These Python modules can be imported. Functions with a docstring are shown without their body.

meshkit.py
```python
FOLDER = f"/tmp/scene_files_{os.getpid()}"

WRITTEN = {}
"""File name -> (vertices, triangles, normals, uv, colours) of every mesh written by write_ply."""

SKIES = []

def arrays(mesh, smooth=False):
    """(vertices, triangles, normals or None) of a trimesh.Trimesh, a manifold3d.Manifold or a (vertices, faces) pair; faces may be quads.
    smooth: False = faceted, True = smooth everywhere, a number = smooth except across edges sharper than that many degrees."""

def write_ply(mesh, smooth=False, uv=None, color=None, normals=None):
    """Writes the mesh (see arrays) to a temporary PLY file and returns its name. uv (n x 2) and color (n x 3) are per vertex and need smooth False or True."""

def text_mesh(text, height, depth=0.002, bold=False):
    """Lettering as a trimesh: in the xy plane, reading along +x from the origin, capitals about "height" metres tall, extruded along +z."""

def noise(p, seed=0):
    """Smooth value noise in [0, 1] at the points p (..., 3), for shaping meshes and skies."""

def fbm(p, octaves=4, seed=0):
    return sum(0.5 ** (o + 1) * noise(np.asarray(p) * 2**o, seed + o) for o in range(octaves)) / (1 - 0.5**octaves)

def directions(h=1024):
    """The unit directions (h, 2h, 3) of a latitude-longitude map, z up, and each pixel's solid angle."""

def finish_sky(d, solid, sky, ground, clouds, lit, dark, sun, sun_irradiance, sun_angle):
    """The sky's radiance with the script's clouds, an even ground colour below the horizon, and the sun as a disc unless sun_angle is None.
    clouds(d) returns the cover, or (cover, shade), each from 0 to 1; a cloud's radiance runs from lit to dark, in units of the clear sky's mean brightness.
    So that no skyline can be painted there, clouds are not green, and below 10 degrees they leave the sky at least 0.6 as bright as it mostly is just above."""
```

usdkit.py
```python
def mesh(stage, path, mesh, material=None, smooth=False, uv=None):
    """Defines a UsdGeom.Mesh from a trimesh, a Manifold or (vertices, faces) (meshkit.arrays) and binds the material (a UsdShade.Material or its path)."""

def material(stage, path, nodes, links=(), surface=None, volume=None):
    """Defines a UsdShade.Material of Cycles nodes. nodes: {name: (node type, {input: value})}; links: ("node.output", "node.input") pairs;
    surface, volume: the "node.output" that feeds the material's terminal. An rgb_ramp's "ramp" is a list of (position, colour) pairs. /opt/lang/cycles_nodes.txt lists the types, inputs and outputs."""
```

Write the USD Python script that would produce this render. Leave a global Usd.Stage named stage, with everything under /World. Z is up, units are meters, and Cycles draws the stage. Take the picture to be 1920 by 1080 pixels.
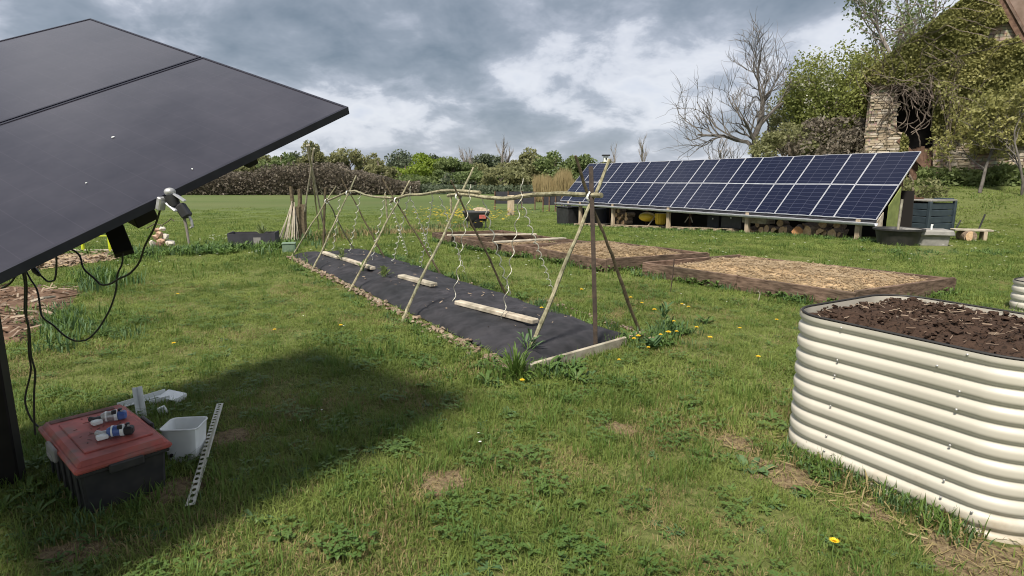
import math
import numpy as np, trimesh, usdkit, meshkit
from shapely.geometry import Polygon, box as sbox, Point
from pxr import Usd, UsdGeom, UsdLux, UsdShade, Gf, Sdf, Vt

stage = Usd.Stage.CreateInMemory()
UsdGeom.SetStageUpAxis(stage, UsdGeom.Tokens.z)
UsdGeom.Xform.Define(stage, '/World')
# ---------------------------------------------------------------- camera, sky, sun
EYE = 1.6
F = 1100.0
PITCH = math.atan(205 / F)
CP, SP = math.cos(PITCH), math.sin(PITCH)
cam = UsdGeom.Camera.Define(stage, '/World/camera')
cam.CreateHorizontalApertureAttr(36.0)
cam.CreateVerticalApertureAttr(36.0 * 9 / 16)
cam.CreateFocalLengthAttr(36.0 * F / 1920)
cam.CreateClippingRangeAttr(Gf.Vec2f(0.05, 3000))
cam.CreateExposureAttr(2.58)
_x = UsdGeom.Xformable(cam)
_x.AddTranslateOp().Set(Gf.Vec3d(0, 0, EYE))
_x.AddRotateXOp().Set(90 - math.degrees(PITCH))

SUN = np.array([-.305, -.581, 1.0]); SUN /= np.linalg.norm(SUN)
SUN_EL, SUN_ROT = math.asin(SUN[2]), math.atan2(SUN[0], SUN[1])
sun = UsdLux.DistantLight.Define(stage, '/World/sun')
sun.CreateIntensityAttr(0.295)
sun.CreateAngleAttr(8.0)
sun.CreateColorAttr(Gf.Vec3f(1.0, .93, .82))
sun.GetPrim().CreateAttribute('inputs:normalize', Sdf.ValueTypeNames.Bool).Set(True)
_d = -SUN
_m = Gf.Matrix4d().SetLookAt(Gf.Vec3d(0, 0, 0), Gf.Vec3d(*map(float, _d)), Gf.Vec3d(0, 1, 0)).GetInverse()
UsdGeom.Xformable(sun).AddTransformOp().Set(_m)

SKX, SKY_ = 1.7, 9.9
SKY_STRENGTH = 0.05
L = '/World/Looks/'
sky_nodes = {
    'sky': ('sky_texture', {'sky_type': 'single_scattering', 'sun_disc': False, 'sun_elevation': SUN_EL, 'sun_rotation': SUN_ROT,
                            'air_density': 1.0, 'aerosol_density': 1.6}),
    'tc': ('texture_coordinate', {}),
    'sep': ('separate_xyz', {}),
    'zc': ('math', {'math_type': 'maximum', 'value2': 0.0}),
    'za': ('math', {'math_type': 'add', 'value2': 0.40}),
    'px': ('math', {'math_type': 'divide'}), 'py': ('math', {'math_type': 'divide'}),
    'cmb': ('combine_xyz', {'z': 0.0}),
    'map1': ('mapping', {'location': (SKX, SKY_, 0)}),
    'map2': ('mapping', {'location': (7.7, 4.2, 2.0)}),
    'n1': ('noise_texture', {'scale': 1.7, 'detail': 9.0, 'roughness': 0.47, 'distortion': 0.2}),
    'n2': ('noise_texture', {'scale': 5.6, 'detail': 10.0, 'roughness': 0.58, 'distortion': 0.2}),
    'blend': ('mix_float', {'fac': 0.40}),
    'hi': ('map_range', {'from_min': 0.10, 'from_max': 0.26, 'to_min': -0.03, 'to_max': 0.035, 'clamp': True}),
    'hi2': ('map_range', {'from_min': 0.30, 'from_max': 0.55, 'to_min': 0.0, 'to_max': -0.05, 'clamp': True}),
    'hs': ('math', {'math_type': 'add'}),
    'sum': ('math', {'math_type': 'add'}),
    # lit edges, grey bodies and blue grey bases of the clouds
    'ramp': ('rgb_ramp', {'ramp': [(0.0, (1.85, 2.10, 2.59)), (0.33, (2.15, 2.29, 2.62)), (0.41, (2.55, 2.62, 2.81)), (0.455, (2.22, 2.31, 2.55)), (0.495, (1.44, 1.57, 1.83)), (0.55, (0.99, 1.14, 1.36)), (0.65, (0.62, 0.78, 0.97)), (1.0, (0.50, 0.65, 0.83))]}),
    'lowf': ('map_range', {'from_min': 0.0, 'from_max': 0.10, 'to_min': 0.45, 'to_max': 0.0, 'clamp': True}),
    'lowmix': ('mix_color', {'b': (2.1, 2.22, 2.55)}),
    'cover': ('mix_color', {'fac': 0.95}),
    'bg': ('background_shader', {'strength': SKY_STRENGTH}),
}
sky_links = [('tc.generated', 'sep.vector'), ('sep.z', 'zc.value1'), ('zc.value', 'za.value1'), ('sep.x', 'px.value1'), ('za.value', 'px.value2'),
             ('sep.y', 'py.value1'), ('za.value', 'py.value2'), ('px.value', 'cmb.x'), ('py.value', 'cmb.y'), ('cmb.vector', 'map1.vector'), ('cmb.vector', 'map2.vector'),
             ('map1.vector', 'n1.vector'), ('map2.vector', 'n2.vector'), ('n1.fac', 'blend.a'), ('n2.fac', 'blend.b'), ('sep.z', 'hi.value'), ('sep.z', 'hi2.value'), ('hi.result', 'hs.value1'), ('hi2.result', 'hs.value2'), ('blend.result', 'sum.value1'), ('hs.value', 'sum.value2'), ('sum.value', 'ramp.fac'),
             ('sep.z', 'lowf.value'), ('lowf.result', 'lowmix.fac'), ('ramp.color', 'lowmix.a'), ('sky.color', 'cover.a'), ('lowmix.result', 'cover.b'), ('cover.result', 'bg.color')]
sky_mat = usdkit.material(stage, L + 'sky_clouds', sky_nodes, sky_links, surface='bg.background')
dome = UsdLux.DomeLight.Define(stage, '/World/sky')
UsdShade.MaterialBindingAPI.Apply(dome.GetPrim()).Bind(sky_mat)
dome.GetPrim().SetCustomDataByKey('kind', 'structure')

# ---------------------------------------------------------------- helpers
rng = np.random.default_rng(7)


def ss(a, b, v):
    t = np.clip((np.asarray(v, float) - a) / (b - a), 0, 1)
    return t * t * (3 - 2 * t)


def gz(x, y):
    """height of the ground: level garden, falling away to the meadow, rising to the stone house"""
    drop = -.6 * ss(14, 30, y) * (1 - ss(9, 15, x))
    u = .6 * (np.asarray(x, float) - 13) + .8 * (np.asarray(y, float) - 17)
    return drop + 1.65 * ss(0, 12, u) * ss(9, 16, x)


def ray(px, py):
    r, u = (px - 960) / F, (540 - py) / F
    return np.array([r, CP + SP * u, -SP + CP * u])


def at(px, py, z=0.0):
    """the point z above the ground that the photograph shows at this pixel"""
    d = ray(px, py); h = z
    for _ in range(30):
        t = (h - EYE) / d[2]
        p = np.array([0, 0, EYE]) + t * d
        h = .5 * h + .5 * (float(gz(p[0], p[1])) + z)
    return np.array([0, 0, EYE]) + (h - EYE) / d[2] * d


def atd(px, py, depth):
    """the point at this pixel, depth metres in front of the camera"""
    return np.array([0, 0, EYE]) + depth * ray(px, py)


def aty(px, y, z=None):
    """x, y (and ground height) under the pixel column px at distance y"""
    x = (px - 960) / F * (y * CP + (EYE + .3) * SP)
    return np.array([x, y, float(gz(x, y)) if z is None else z])


class MB:
    def __init__(s): s.v, s.f, s.n = [], [], 0
    def add(s, v, f):
        s.v.append(np.asarray(v, float)); s.f.append(np.asarray(f, int) + s.n); s.n += len(v); return s
    def tm(s, m): return s.add(m.vertices, m.faces)
    def box(s, c, size, ax=None, taper=1.0, bev=0.0):
        hx, hy, hz = np.asarray(size, float) / 2
        if bev > 0:
            b = bev; pts = []
            for sx in (-1, 1):
                for sy in (-1, 1):
                    for sz in (-1, 1):
                        pts += [(sx * (hx - b), sy * (hy - b), sz * hz), (sx * (hx - b), sy * hy, sz * (hz - b)), (sx * hx, sy * (hy - b), sz * (hz - b))]
            m = trimesh.convex.convex_hull(np.array(pts)); v, f = np.array(m.vertices), np.array(m.faces)
        else:
            v = np.array([(x, y, z) for z in (-hz, hz) for y in (-hy, hy) for x in (-hx, hx)])
            f = np.array([(0, 2, 3), (0, 3, 1), (4, 5, 7), (4, 7, 6), (0, 1, 5), (0, 5, 4), (2, 6, 7), (2, 7, 3), (0, 4, 6), (0, 6, 2), (1, 3, 7), (1, 7, 5)])
        if taper != 1.0:
            k = np.where(v[:, 2] < 0, taper, 1.0); v = v * np.c_[k, k, np.ones(len(v))]
        if ax is not None: v = v @ np.asarray(ax, float)
        return s.add(v + np.asarray(c, float), f)
    def tube(s, p, r, n=6, cap=True):
        p = np.asarray(p, float); k = len(p); r = np.atleast_1d(np.asarray(r, float)); r = np.interp(np.linspace(0, 1, k), np.linspace(0, 1, len(r)), r) if len(r) > 1 else np.full(k, r[0])
        t = np.gradient(p, axis=0); t /= np.maximum(np.linalg.norm(t, axis=1, keepdims=True), 1e-9)
        a = np.cross(t[0], [0, 0, 1.0]);
        if np.linalg.norm(a) < .05: a = np.cross(t[0], [1.0, 0, 0])
        a /= np.linalg.norm(a); v = []
        th = np.arange(n) * 2 * np.pi / n
        for i in range(k):
            a = a - t[i] * (a @ t[i]); a /= np.linalg.norm(a); b = np.cross(t[i], a)
            v.append(p[i] + r[i] * (np.cos(th)[:, None] * a + np.sin(th)[:, None] * b))
        v = np.vstack(v); f = []
        for i in range(k - 1):
            for j in range(n):
                q, w = i * n + j, i * n + (j + 1) % n
                f += [(q, w, w + n), (q, w + n, q + n)]
        if cap:
            v = np.vstack([v, p[0], p[-1]]); c0 = k * n
            for j in range(n):
                f += [(c0, (j + 1) % n, j), (c0 + 1, (k - 1) * n + j, (k - 1) * n + (j + 1) % n)]
        return s.add(v, f)
    def quads(s, c, u, w):
        """many flat quads: centres, half-axes"""
        k = len(c); v = np.stack([c - u - w, c + u - w, c + u + w, c - u + w], 1).reshape(-1, 3)
        o = np.arange(k)[:, None] * 4
        return s.add(v, np.vstack([o + [0, 1, 2], o + [0, 2, 3]]))
    def diamonds(s, c, u, w):
        k = len(c); v = np.stack([c - u, c - .15 * u + w, c + u, c - .15 * u - w], 1).reshape(-1, 3)
        o = np.arange(k)[:, None] * 4
        return s.add(v, np.vstack([o + [0, 2, 1], o + [0, 3, 2]]))
    @property
    def mesh(s): return np.vstack(s.v), np.vstack(s.f)


used = {}


def numbered(parent, name):
    k = used.get((parent, name), 0); used[(parent, name)] = k + 1
    return f'{parent}/{name}' if k == 0 else f'{parent}/{name}_{k:03d}'


ORIGIN = {}


def thing(name, label, cat, loc=(0, 0, 0), group=None, kind=None):
    p = numbered('/World', name)
    x = UsdGeom.Xform.Define(stage, p); x.AddTranslateOp().Set(Gf.Vec3d(*map(float, loc)))
    ORIGIN[p] = np.asarray(loc, float)
    meta(x.GetPrim(), label, cat, group, kind)
    return p


def meta(o, label=None, cat=None, group=None, kind=None):
    for k, v in (('label', label), ('category', cat), ('group', group), ('kind', kind)):
        if v: o.SetCustomDataByKey(k, v)


def obj(name, mesh, mat, parent='/World', smooth=False, uv=None, label=None, kind=None, cat=None, group=None):
    if isinstance(mesh, MB): mesh = mesh.mesh
    v, f = (mesh.vertices, mesh.faces) if hasattr(mesh, 'vertices') else mesh
    v, f = np.asarray(v, float), np.asarray(f)
    if uv is None and len(v):
        use = np.zeros(len(v), bool); use[f.ravel()] = True
        if not use.all(): f = (np.cumsum(use) - 1)[f]; v = v[use]
    o = ORIGIN.get(parent, np.zeros(3))
    p = numbered(parent, name)
    if parent != '/World': ORIGIN[p] = o
    m = usdkit.mesh(stage, p, (np.asarray(v, float) - o, np.asarray(f)), M[mat], smooth=smooth, uv=uv)
    meta(m.GetPrim(), label, cat, group, kind)
    return p


def lone(name, mesh, mat, label, cat, smooth=False, group=None, kind=None):
    return obj(name, mesh, mat, '/World', smooth, None, label, kind, cat, group)


def copy(src, loc, rz=0, label=None, group=None, scale=1.0):
    name = src.split('/')[-1]
    p = numbered('/World', name)
    x = UsdGeom.Xform.Define(stage, p)
    o = x.GetPrim(); o.GetReferences().AddInternalReference(src)
    x.ClearXformOpOrder()
    x.AddTranslateOp().Set(Gf.Vec3d(*map(float, loc)))
    x.AddRotateZOp().Set(math.degrees(rz)); x.AddScaleOp().Set(Gf.Vec3f(scale, scale, scale))
    o.SetInstanceable(True)
    meta(o, label, stage.GetPrimAtPath(src).GetCustomDataByKey('category'), group)
    return p


def unit(v): v = np.asarray(v, float); return v / np.linalg.norm(v)


def frame(x, z=(0, 0, 1)):
    """rows: x axis, y axis, z axis"""
    x = unit(x); y = unit(np.cross(z, x)); return np.array([x, y, np.cross(x, y)])


def rdirs(n, r=rng):
    v = r.normal(size=(n, 3)); return v / np.linalg.norm(v, axis=1, keepdims=True)


# ---------------------------------------------------------------- materials
M = {}


def mat(name, c1, c2=None, scale=6.0, rough=.7, bump=0.0, detail=5.0, metal=0.0, spec=.5, lo=.35, hi=.65, stretch=None, bdist=.01, transl=0.0, c3=None, big=0.0, coat=0.0, coords='object'):
    n = {'p': ('principled_bsdf', {'roughness': rough, 'metallic': metal, 'specular_ior_level': spec, 'base_color': tuple(c1), 'coat_weight': coat})}
    l = []; out = 'p.BSDF'
    if c2 is not None or bump:
        n['tc'] = ('texture_coordinate', {}) if coords == 'object' else ('geometry', {})
        n['mp'] = ('mapping', {'scale': stretch or (1, 1, 1)})
        n['n'] = ('noise_texture', {'scale': scale, 'detail': detail, 'roughness': .6})
        l += [('tc.object' if coords == 'object' else 'tc.position', 'mp.vector'), ('mp.vector', 'n.vector')]
        if c2 is not None:
            st = [(lo, c1), (hi, c2)] if c3 is None else [(lo, c1), (.5 * (lo + hi), c2), (hi, c3)]
            n['r'] = ('rgb_ramp', {'ramp': st}); l += [('n.fac', 'r.fac')]
            src = 'r.color'
            if big:
                n['g'] = ('geometry', {}); n['nb'] = ('noise_texture', {'scale': big, 'detail': 3.0}); n['rb'] = ('rgb_ramp', {'ramp': [(.3, (.62, .66, .6)), (.7, (1.35, 1.28, 1.2))]})
                n['mx'] = ('mix_color', {'blend_type': 'multiply', 'fac': 1.0, 'use_clamp_result': False})
                l += [('g.position', 'nb.vector'), ('nb.fac', 'rb.fac'), (src, 'mx.a'), ('rb.color', 'mx.b')]; src = 'mx.result'
            l += [(src, 'p.base_color')]
        if bump:
            n['b'] = ('bump', {'strength': bump, 'distance': bdist}); l += [('n.fac', 'b.height'), ('b.normal', 'p.normal')]
    if transl:
        n['t'] = ('translucent_bsdf', {'color': tuple(np.array(c2 if c2 is not None else c1) * 1.2)}); n['mc'] = ('mix_closure', {'fac': transl})
        l += [('p.BSDF', 'mc.closure1'), ('t.BSDF', 'mc.closure2')]
        if c2 is not None: l += [(src, 't.color')]
        out = 'mc.closure'
    M[name] = usdkit.material(stage, L + name, n, l, surface=out)


def leafmat(name, c1, c2, transl=.3, patch=.6, dry=None, rough=.55):
    """leaves: colour varies per leaf and in patches over the ground"""
    n = {'g': ('geometry', {}), 'n': ('noise_texture', {'scale': patch, 'detail': 4.0, 'roughness': .6}),
         'r': ('rgb_ramp', {'ramp': [(0, c1), (1, c2)]}), 'oi': ('object_info', {}),
         'a': ('math', {'math_type': 'multiply_add', 'value2': .7, 'value3': -.54}), 'b': ('math', {'math_type': 'multiply_add', 'value2': 1.5}),
         'p': ('principled_bsdf', {'roughness': rough, 'specular_ior_level': .3}), 't': ('translucent_bsdf', {}), 'mc': ('mix_closure', {'fac': transl})}
    l = [('g.position', 'n.vector'), ('g.random_per_island', 'a.value1'), ('n.fac', 'b.value1'), ('a.value', 'b.value3'), ('b.value', 'r.fac'),
         ('r.color', 'p.base_color'), ('r.color', 't.color'), ('p.BSDF', 'mc.closure1'), ('t.BSDF', 'mc.closure2')]
    M[name] = usdkit.material(stage, L + name, n, l, surface='mc.closure')


leafmat('grass_blade', (.12, .17, .035), (.37, .43, .12), .45, .9)
leafmat('grass_tall', (.07, .13, .025), (.21, .29, .06), .35, .9)
leafmat('dry_grass', (.20, .16, .07), (.38, .31, .15), .2, .9)
leafmat('clover_leaf', (.06, .115, .025), (.16, .23, .06), .25, .9)
leafmat('weed_leaf', (.06, .12, .045), (.15, .22, .10), .25, 2.0)
leafmat('spring_leaf', (.16, .19, .05), (.40, .42, .13), .45, .5)
leafmat('olive_leaf', (.19, .20, .09), (.36, .35, .18), .45, .5)
leafmat('dark_leaf', (.09, .115, .07), (.18, .21, .13), .4, .3)
leafmat('green_leaf', (.12, .165, .06), (.29, .34, .13), .45, .3)
leafmat('bright_leaf', (.16, .23, .03), (.34, .42, .07), .45, .3)
leafmat('ivy_leaf', (.23, .235, .08), (.50, .46, .19), .45, .45)
leafmat('blossom', (.5, .5, .42), (.75, .74, .66), .3, .5)
leafmat('scrub_twig', (.125, .105, .08), (.22, .19, .145), .3, .12)
leafmat('reed', (.22, .17, .08), (.46, .37, .20), .2, .5)
leafmat('straw_strand', (.28, .205, .125), (.44, .355, .24), .2, 1.5)
leafmat('wood_chip', (.16, .11, .075), (.46, .38, .28), .05, 3.0)
mat('petal_yellow', (.75, .50, .01), rough=.6)
mat('petal_white', (.75, .75, .7), rough=.6)
mat('stem_green', (.12, .18, .05), rough=.6)
mat('soil', (.018, .012, .009), (.055, .034, .024), 34, .95, .8, bdist=.02, c3=(.034, .021, .015), spec=.15)
mat('worn_earth', (.085, .058, .035), (.20, .155, .09), 40, .95, .8, bdist=.01, spec=.15)
mat('dug_soil', (.07, .042, .028), (.17, .11, .075), 14, .95, .8, bdist=.03, spec=.15)
mat('mulch', (.20, .14, .08), (.46, .36, .23), 22, .95, .7, bdist=.02, spec=.15)
mat('straw', (.26, .185, .11), (.38, .295, .19), 34, .9, .8, bdist=.02, big=1.6, spec=.2)
mat('dark_board', (.055, .036, .027), (.17, .12, .095), 7, .8, .5, stretch=(1, 1, 5), big=1.3, spec=.25)
mat('pale_board', (.25, .22, .18), (.43, .395, .34), 8, .75, .3, big=2.0, spec=.25)
mat('weathered_wood', (.26, .20, .135), (.46, .38, .28), 9, .8, .4, stretch=(1, 1, .2), spec=.25)
mat('pole_bark', (.13, .12, .075), (.32, .305, .22), 22, .8, .5, big=2.5, spec=.25)
mat('pole_dark', (.07, .055, .035), (.15, .12, .075), 18, .8, .5, spec=.25)
mat('rust_steel', (.032, .024, .019), (.066, .046, .034), 24, .6, .3, spec=.4)
mat('frame_black', (.010, .010, .018), (.018, .018, .028), 9, .45, 0.0, spec=.35)
mat('black_steel', (.004, .0035, .0035), (.010, .008, .007), 9, .65, .1, spec=.2)
mat('galvanised', (.32, .31, .26), (.44, .43, .36), 20, .38, 0.0, metal=.45)
mat('galvanised_pale', (.60, .59, .50), (.74, .72, .62), 20, .4, 0.0, metal=.2)
mat('grey_metal', (.30, .30, .30), (.48, .48, .47), 30, .45, 0.0, metal=.6)
mat('white_metal', (.36, .37, .40), (.48, .49, .53), 6, .4, 0.0, spec=.5)
mat('black_plastic', (.012, .012, .014), (.03, .03, .033), 6, .5, .1)
mat('cable_black', (.008, .008, .008), rough=.5)
mat('fabric', (.010, .010, .013), (.030, .029, .036), 5.5, .72, .35, bdist=.03, detail=8.0, spec=.35, big=.9)
mat('cream_steel', (.64, .60, .50), (.70, .66, .56), 3.0, .34, 0.0, spec=.5)
mat('black_rubber', (.015, .014, .013), rough=.6)
mat('red_lid', (.26, .06, .05), (.38, .085, .07), 5.0, .6, .15, c3=(.22, .115, .10), big=5.0)
mat('lid_dirt', (.10, .06, .05), (.22, .10, .085), 20, .9, .1)
mat('crate_black', (.012, .013, .014), (.03, .028, .026), 10, .55, .2)
mat('white_plastic', (.66, .68, .66), (.76, .78, .76), 6, .45, 0.0)
mat('blue_plastic', (.05, .10, .30), (.10, .16, .38), 20, .4, 0.0)
mat('teal_plastic', (.022, .034, .044), (.037, .053, .064), 4, .5, .1)
mat('grey_plastic', (.17, .165, .155), (.25, .24, .22), 6, .7, .2)
mat('green_board', (.12, .15, .04), (.20, .235, .07), 5, .7, .1)
mat('box_green', (.10, .16, .11), (.16, .22, .15), 6, .6, .1)
mat('yellow_plastic', (.55, .37, .02), (.65, .46, .04), 8, .5, .1)
mat('yellow_post', (.50, .55, .02), rough=.5)
mat('log_bark', (.13, .09, .06), (.30, .23, .165), 14, .9, .7, bdist=.02)
mat('log_end', (.45, .29, .15), (.62, .44, .27), 16, .85, .2)
mat('log_end_orange', (.42, .20, .08), (.52, .27, .13), 16, .85, .2)
mat('terracotta', (.34, .20, .13), (.48, .33, .24), 14, .85, .3)
mat('cut_stone', (.46, .42, .36), (.62, .57, .50), 14, .85, .3)
mat('bark', (.10, .08, .06), (.22, .18, .14), 6, .9, .5, bdist=.03)
mat('bark_grey', (.13, .115, .10), (.25, .225, .20), 6, .9, .3, bdist=.03)
mat('bark_dark', (.075, .066, .058), (.15, .135, .12), 6, .9, .3, bdist=.03)
mat('dead_vine', (.075, .058, .048), (.19, .15, .12), 6, .9, .3)
mat('stone', (.25, .205, .155), (.46, .39, .31), 5, .92, .6, bdist=.03, big=.8, spec=.2)
mat('stone_pale', (.36, .31, .25), (.52, .46, .38), 5, .92, .6, bdist=.03, spec=.2)
mat('timber_brown', (.085, .05, .036), (.17, .105, .075), 7, .85, .4, spec=.2)
mat('roof_tile', (.10, .07, .055), (.20, .145, .12), 4, .9, .5, spec=.2)
mat('render_brown', (.16, .115, .09), (.24, .18, .15), 2.2, .95, .3, spec=.2)
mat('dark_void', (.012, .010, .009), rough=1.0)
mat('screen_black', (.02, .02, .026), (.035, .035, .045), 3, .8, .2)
mat('water', (.02, .025, .025), rough=.05)

# ground: grassy earth near by, meadow tones farther off
M['ground'] = usdkit.material(stage, L + 'ground', {
    'g': ('geometry', {}), 'n1': ('noise_texture', {'scale': 16.0, 'detail': 9.0, 'roughness': .72}), 'n2': ('noise_texture', {'scale': .05, 'detail': 6.0, 'roughness': .6}),
    'mp': ('mapping', {'scale': (.02, .10, 1)}), 'n3': ('noise_texture', {'scale': 1.0, 'detail': 5.0}),
    'r1': ('rgb_ramp', {'ramp': [(.32, (.045, .052, .018)), (.5, (.11, .13, .04)), (.68, (.18, .17, .075))]}),
    'r2': ('rgb_ramp', {'ramp': [(.3, (.068, .098, .032)), (.5, (.09, .12, .042)), (.7, (.115, .13, .055))]}),
    'sp': ('separate_xyz', {}), 'f': ('map_range', {'from_min': 14.0, 'from_max': 42.0, 'clamp': True}),
    'm': ('mix_color', {}), 'ov': ('mix_color', {'blend_type': 'overlay', 'fac': .35}),
    'b': ('bump', {'strength': .6, 'distance': .05}), 'p': ('principled_bsdf', {'roughness': .95, 'specular_ior_level': .1})},
    [('g.position', 'n1.vector'), ('g.position', 'n2.vector'), ('g.position', 'mp.vector'), ('mp.vector', 'n3.vector'), ('n1.fac', 'r1.fac'), ('n2.fac', 'r2.fac'), ('g.position', 'sp.vector'), ('sp.y', 'f.value'),
     ('f.result', 'm.fac'), ('r1.color', 'm.a'), ('r2.color', 'm.b'), ('m.result', 'ov.a'), ('n3.fac', 'ov.b'), ('ov.result', 'p.base_color'), ('n1.fac', 'b.height'), ('b.normal', 'p.normal')], surface='p.BSDF')


def cellmat(name, base, line, cell, lw, film, rough, film_col=(.25, .24, .24)):
    """solar cells from the panel's own u, v in metres: fine grid lines, dust film"""
    n = {'uv': ('attribute', {'attribute': 'st'}), 's': ('separate_xyz', {}),
         'mu': ('math', {'math_type': 'pingpong', 'value2': cell[0] / 2}), 'mv': ('math', {'math_type': 'pingpong', 'value2': cell[1] / 2}),
         'lu': ('math', {'math_type': 'less_than', 'value2': lw}), 'lv': ('math', {'math_type': 'less_than', 'value2': lw}), 'mxl': ('math', {'math_type': 'maximum'}),
         'c': ('mix_color', {'a': base, 'b': line}), 'g': ('geometry', {}), 'n': ('noise_texture', {'scale': 2.2, 'detail': 8.0, 'roughness': .65}),
         'fr': ('map_range', {'from_min': .3, 'from_max': .75, 'to_min': film * (.5 if film < .1 else .86), 'to_max': film * (1.6 if film < .1 else 1.16), 'clamp': True}), 'c2': ('mix_color', {'b': film_col}),
         'rr': ('map_range', {'from_min': .3, 'from_max': .7, 'to_min': rough * .85, 'to_max': rough * 1.15}),
         'p': ('principled_bsdf', {'ior': 1.45, 'specular_ior_level': .5})}
    l = [('uv.vector', 's.vector'), ('s.x', 'mu.value1'), ('s.y', 'mv.value1'), ('mu.value', 'lu.value1'), ('mv.value', 'lv.value1'), ('lu.value', 'mxl.value1'), ('lv.value', 'mxl.value2'),
         ('mxl.value', 'c.fac'), ('g.position', 'n.vector'), ('n.fac', 'fr.value'), ('c.result', 'c2.a'), ('fr.result', 'c2.fac'), ('c2.result', 'p.base_color'), ('n.fac', 'rr.value'), ('rr.result', 'p.roughness')]
    M[name] = usdkit.material(stage, L + name, n, l, surface='p.BSDF')


cellmat('cells_black', (.012, .012, .018), (.020, .019, .027), (.105, .21), .0012, .075, .15, (.25, .23, .27))
cellmat('cells_blue', (.003, .005, .020), (.075, .08, .115), (.40, .152), .0035, .006, .09, (.22, .20, .21))
M['cream_steel'] = usdkit.material(stage, L + 'cream_steel_soiled', {
    'g': ('geometry', {}), 's': ('separate_xyz', {}), 'n': ('noise_texture', {'scale': 7.0, 'detail': 7.0, 'roughness': .65}), 'n2': ('noise_texture', {'scale': 1.6, 'detail': 5.0}), 'mp': ('mapping', {'scale': (9, 9, .7)}), 'n3': ('noise_texture', {'scale': 1.0, 'detail': 4.0}),
    'h': ('map_range', {'from_min': .0, 'from_max': .22, 'to_min': .34, 'to_max': -.12, 'clamp': True}), 'a': ('math', {'math_type': 'add'}), 'd': ('map_range', {'from_min': .58, 'from_max': .95, 'to_min': 0.0, 'to_max': .75, 'clamp': True}),
    'c': ('rgb_ramp', {'ramp': [(.3, (.43, .405, .345)), (.7, (.50, .475, .41))]}), 'st': ('map_range', {'from_min': .55, 'from_max': .8, 'to_min': 0.0, 'to_max': .22, 'clamp': True}), 'ms': ('mix_color', {'b': (.40, .36, .27)}), 'm': ('mix_color', {'b': (.30, .235, .15)}),
    'rr': ('map_range', {'from_min': .3, 'from_max': .7, 'to_min': .36, 'to_max': .55}), 'bp': ('bump', {'strength': .12, 'distance': .01}), 'p': ('principled_bsdf', {'specular_ior_level': .45})},
    [('g.position', 's.vector'), ('g.position', 'n.vector'), ('g.position', 'n2.vector'), ('g.position', 'mp.vector'), ('mp.vector', 'n3.vector'), ('s.z', 'h.value'), ('n.fac', 'a.value1'), ('h.result', 'a.value2'), ('a.value', 'd.value'), ('n2.fac', 'c.fac'), ('n3.fac', 'st.value'),
     ('c.color', 'ms.a'), ('st.result', 'ms.fac'), ('ms.result', 'm.a'), ('d.result', 'm.fac'), ('m.result', 'p.base_color'), ('n.fac', 'rr.value'), ('rr.result', 'p.roughness'), ('n2.fac', 'bp.height'), ('bp.normal', 'p.normal')], surface='p.BSDF')
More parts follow.
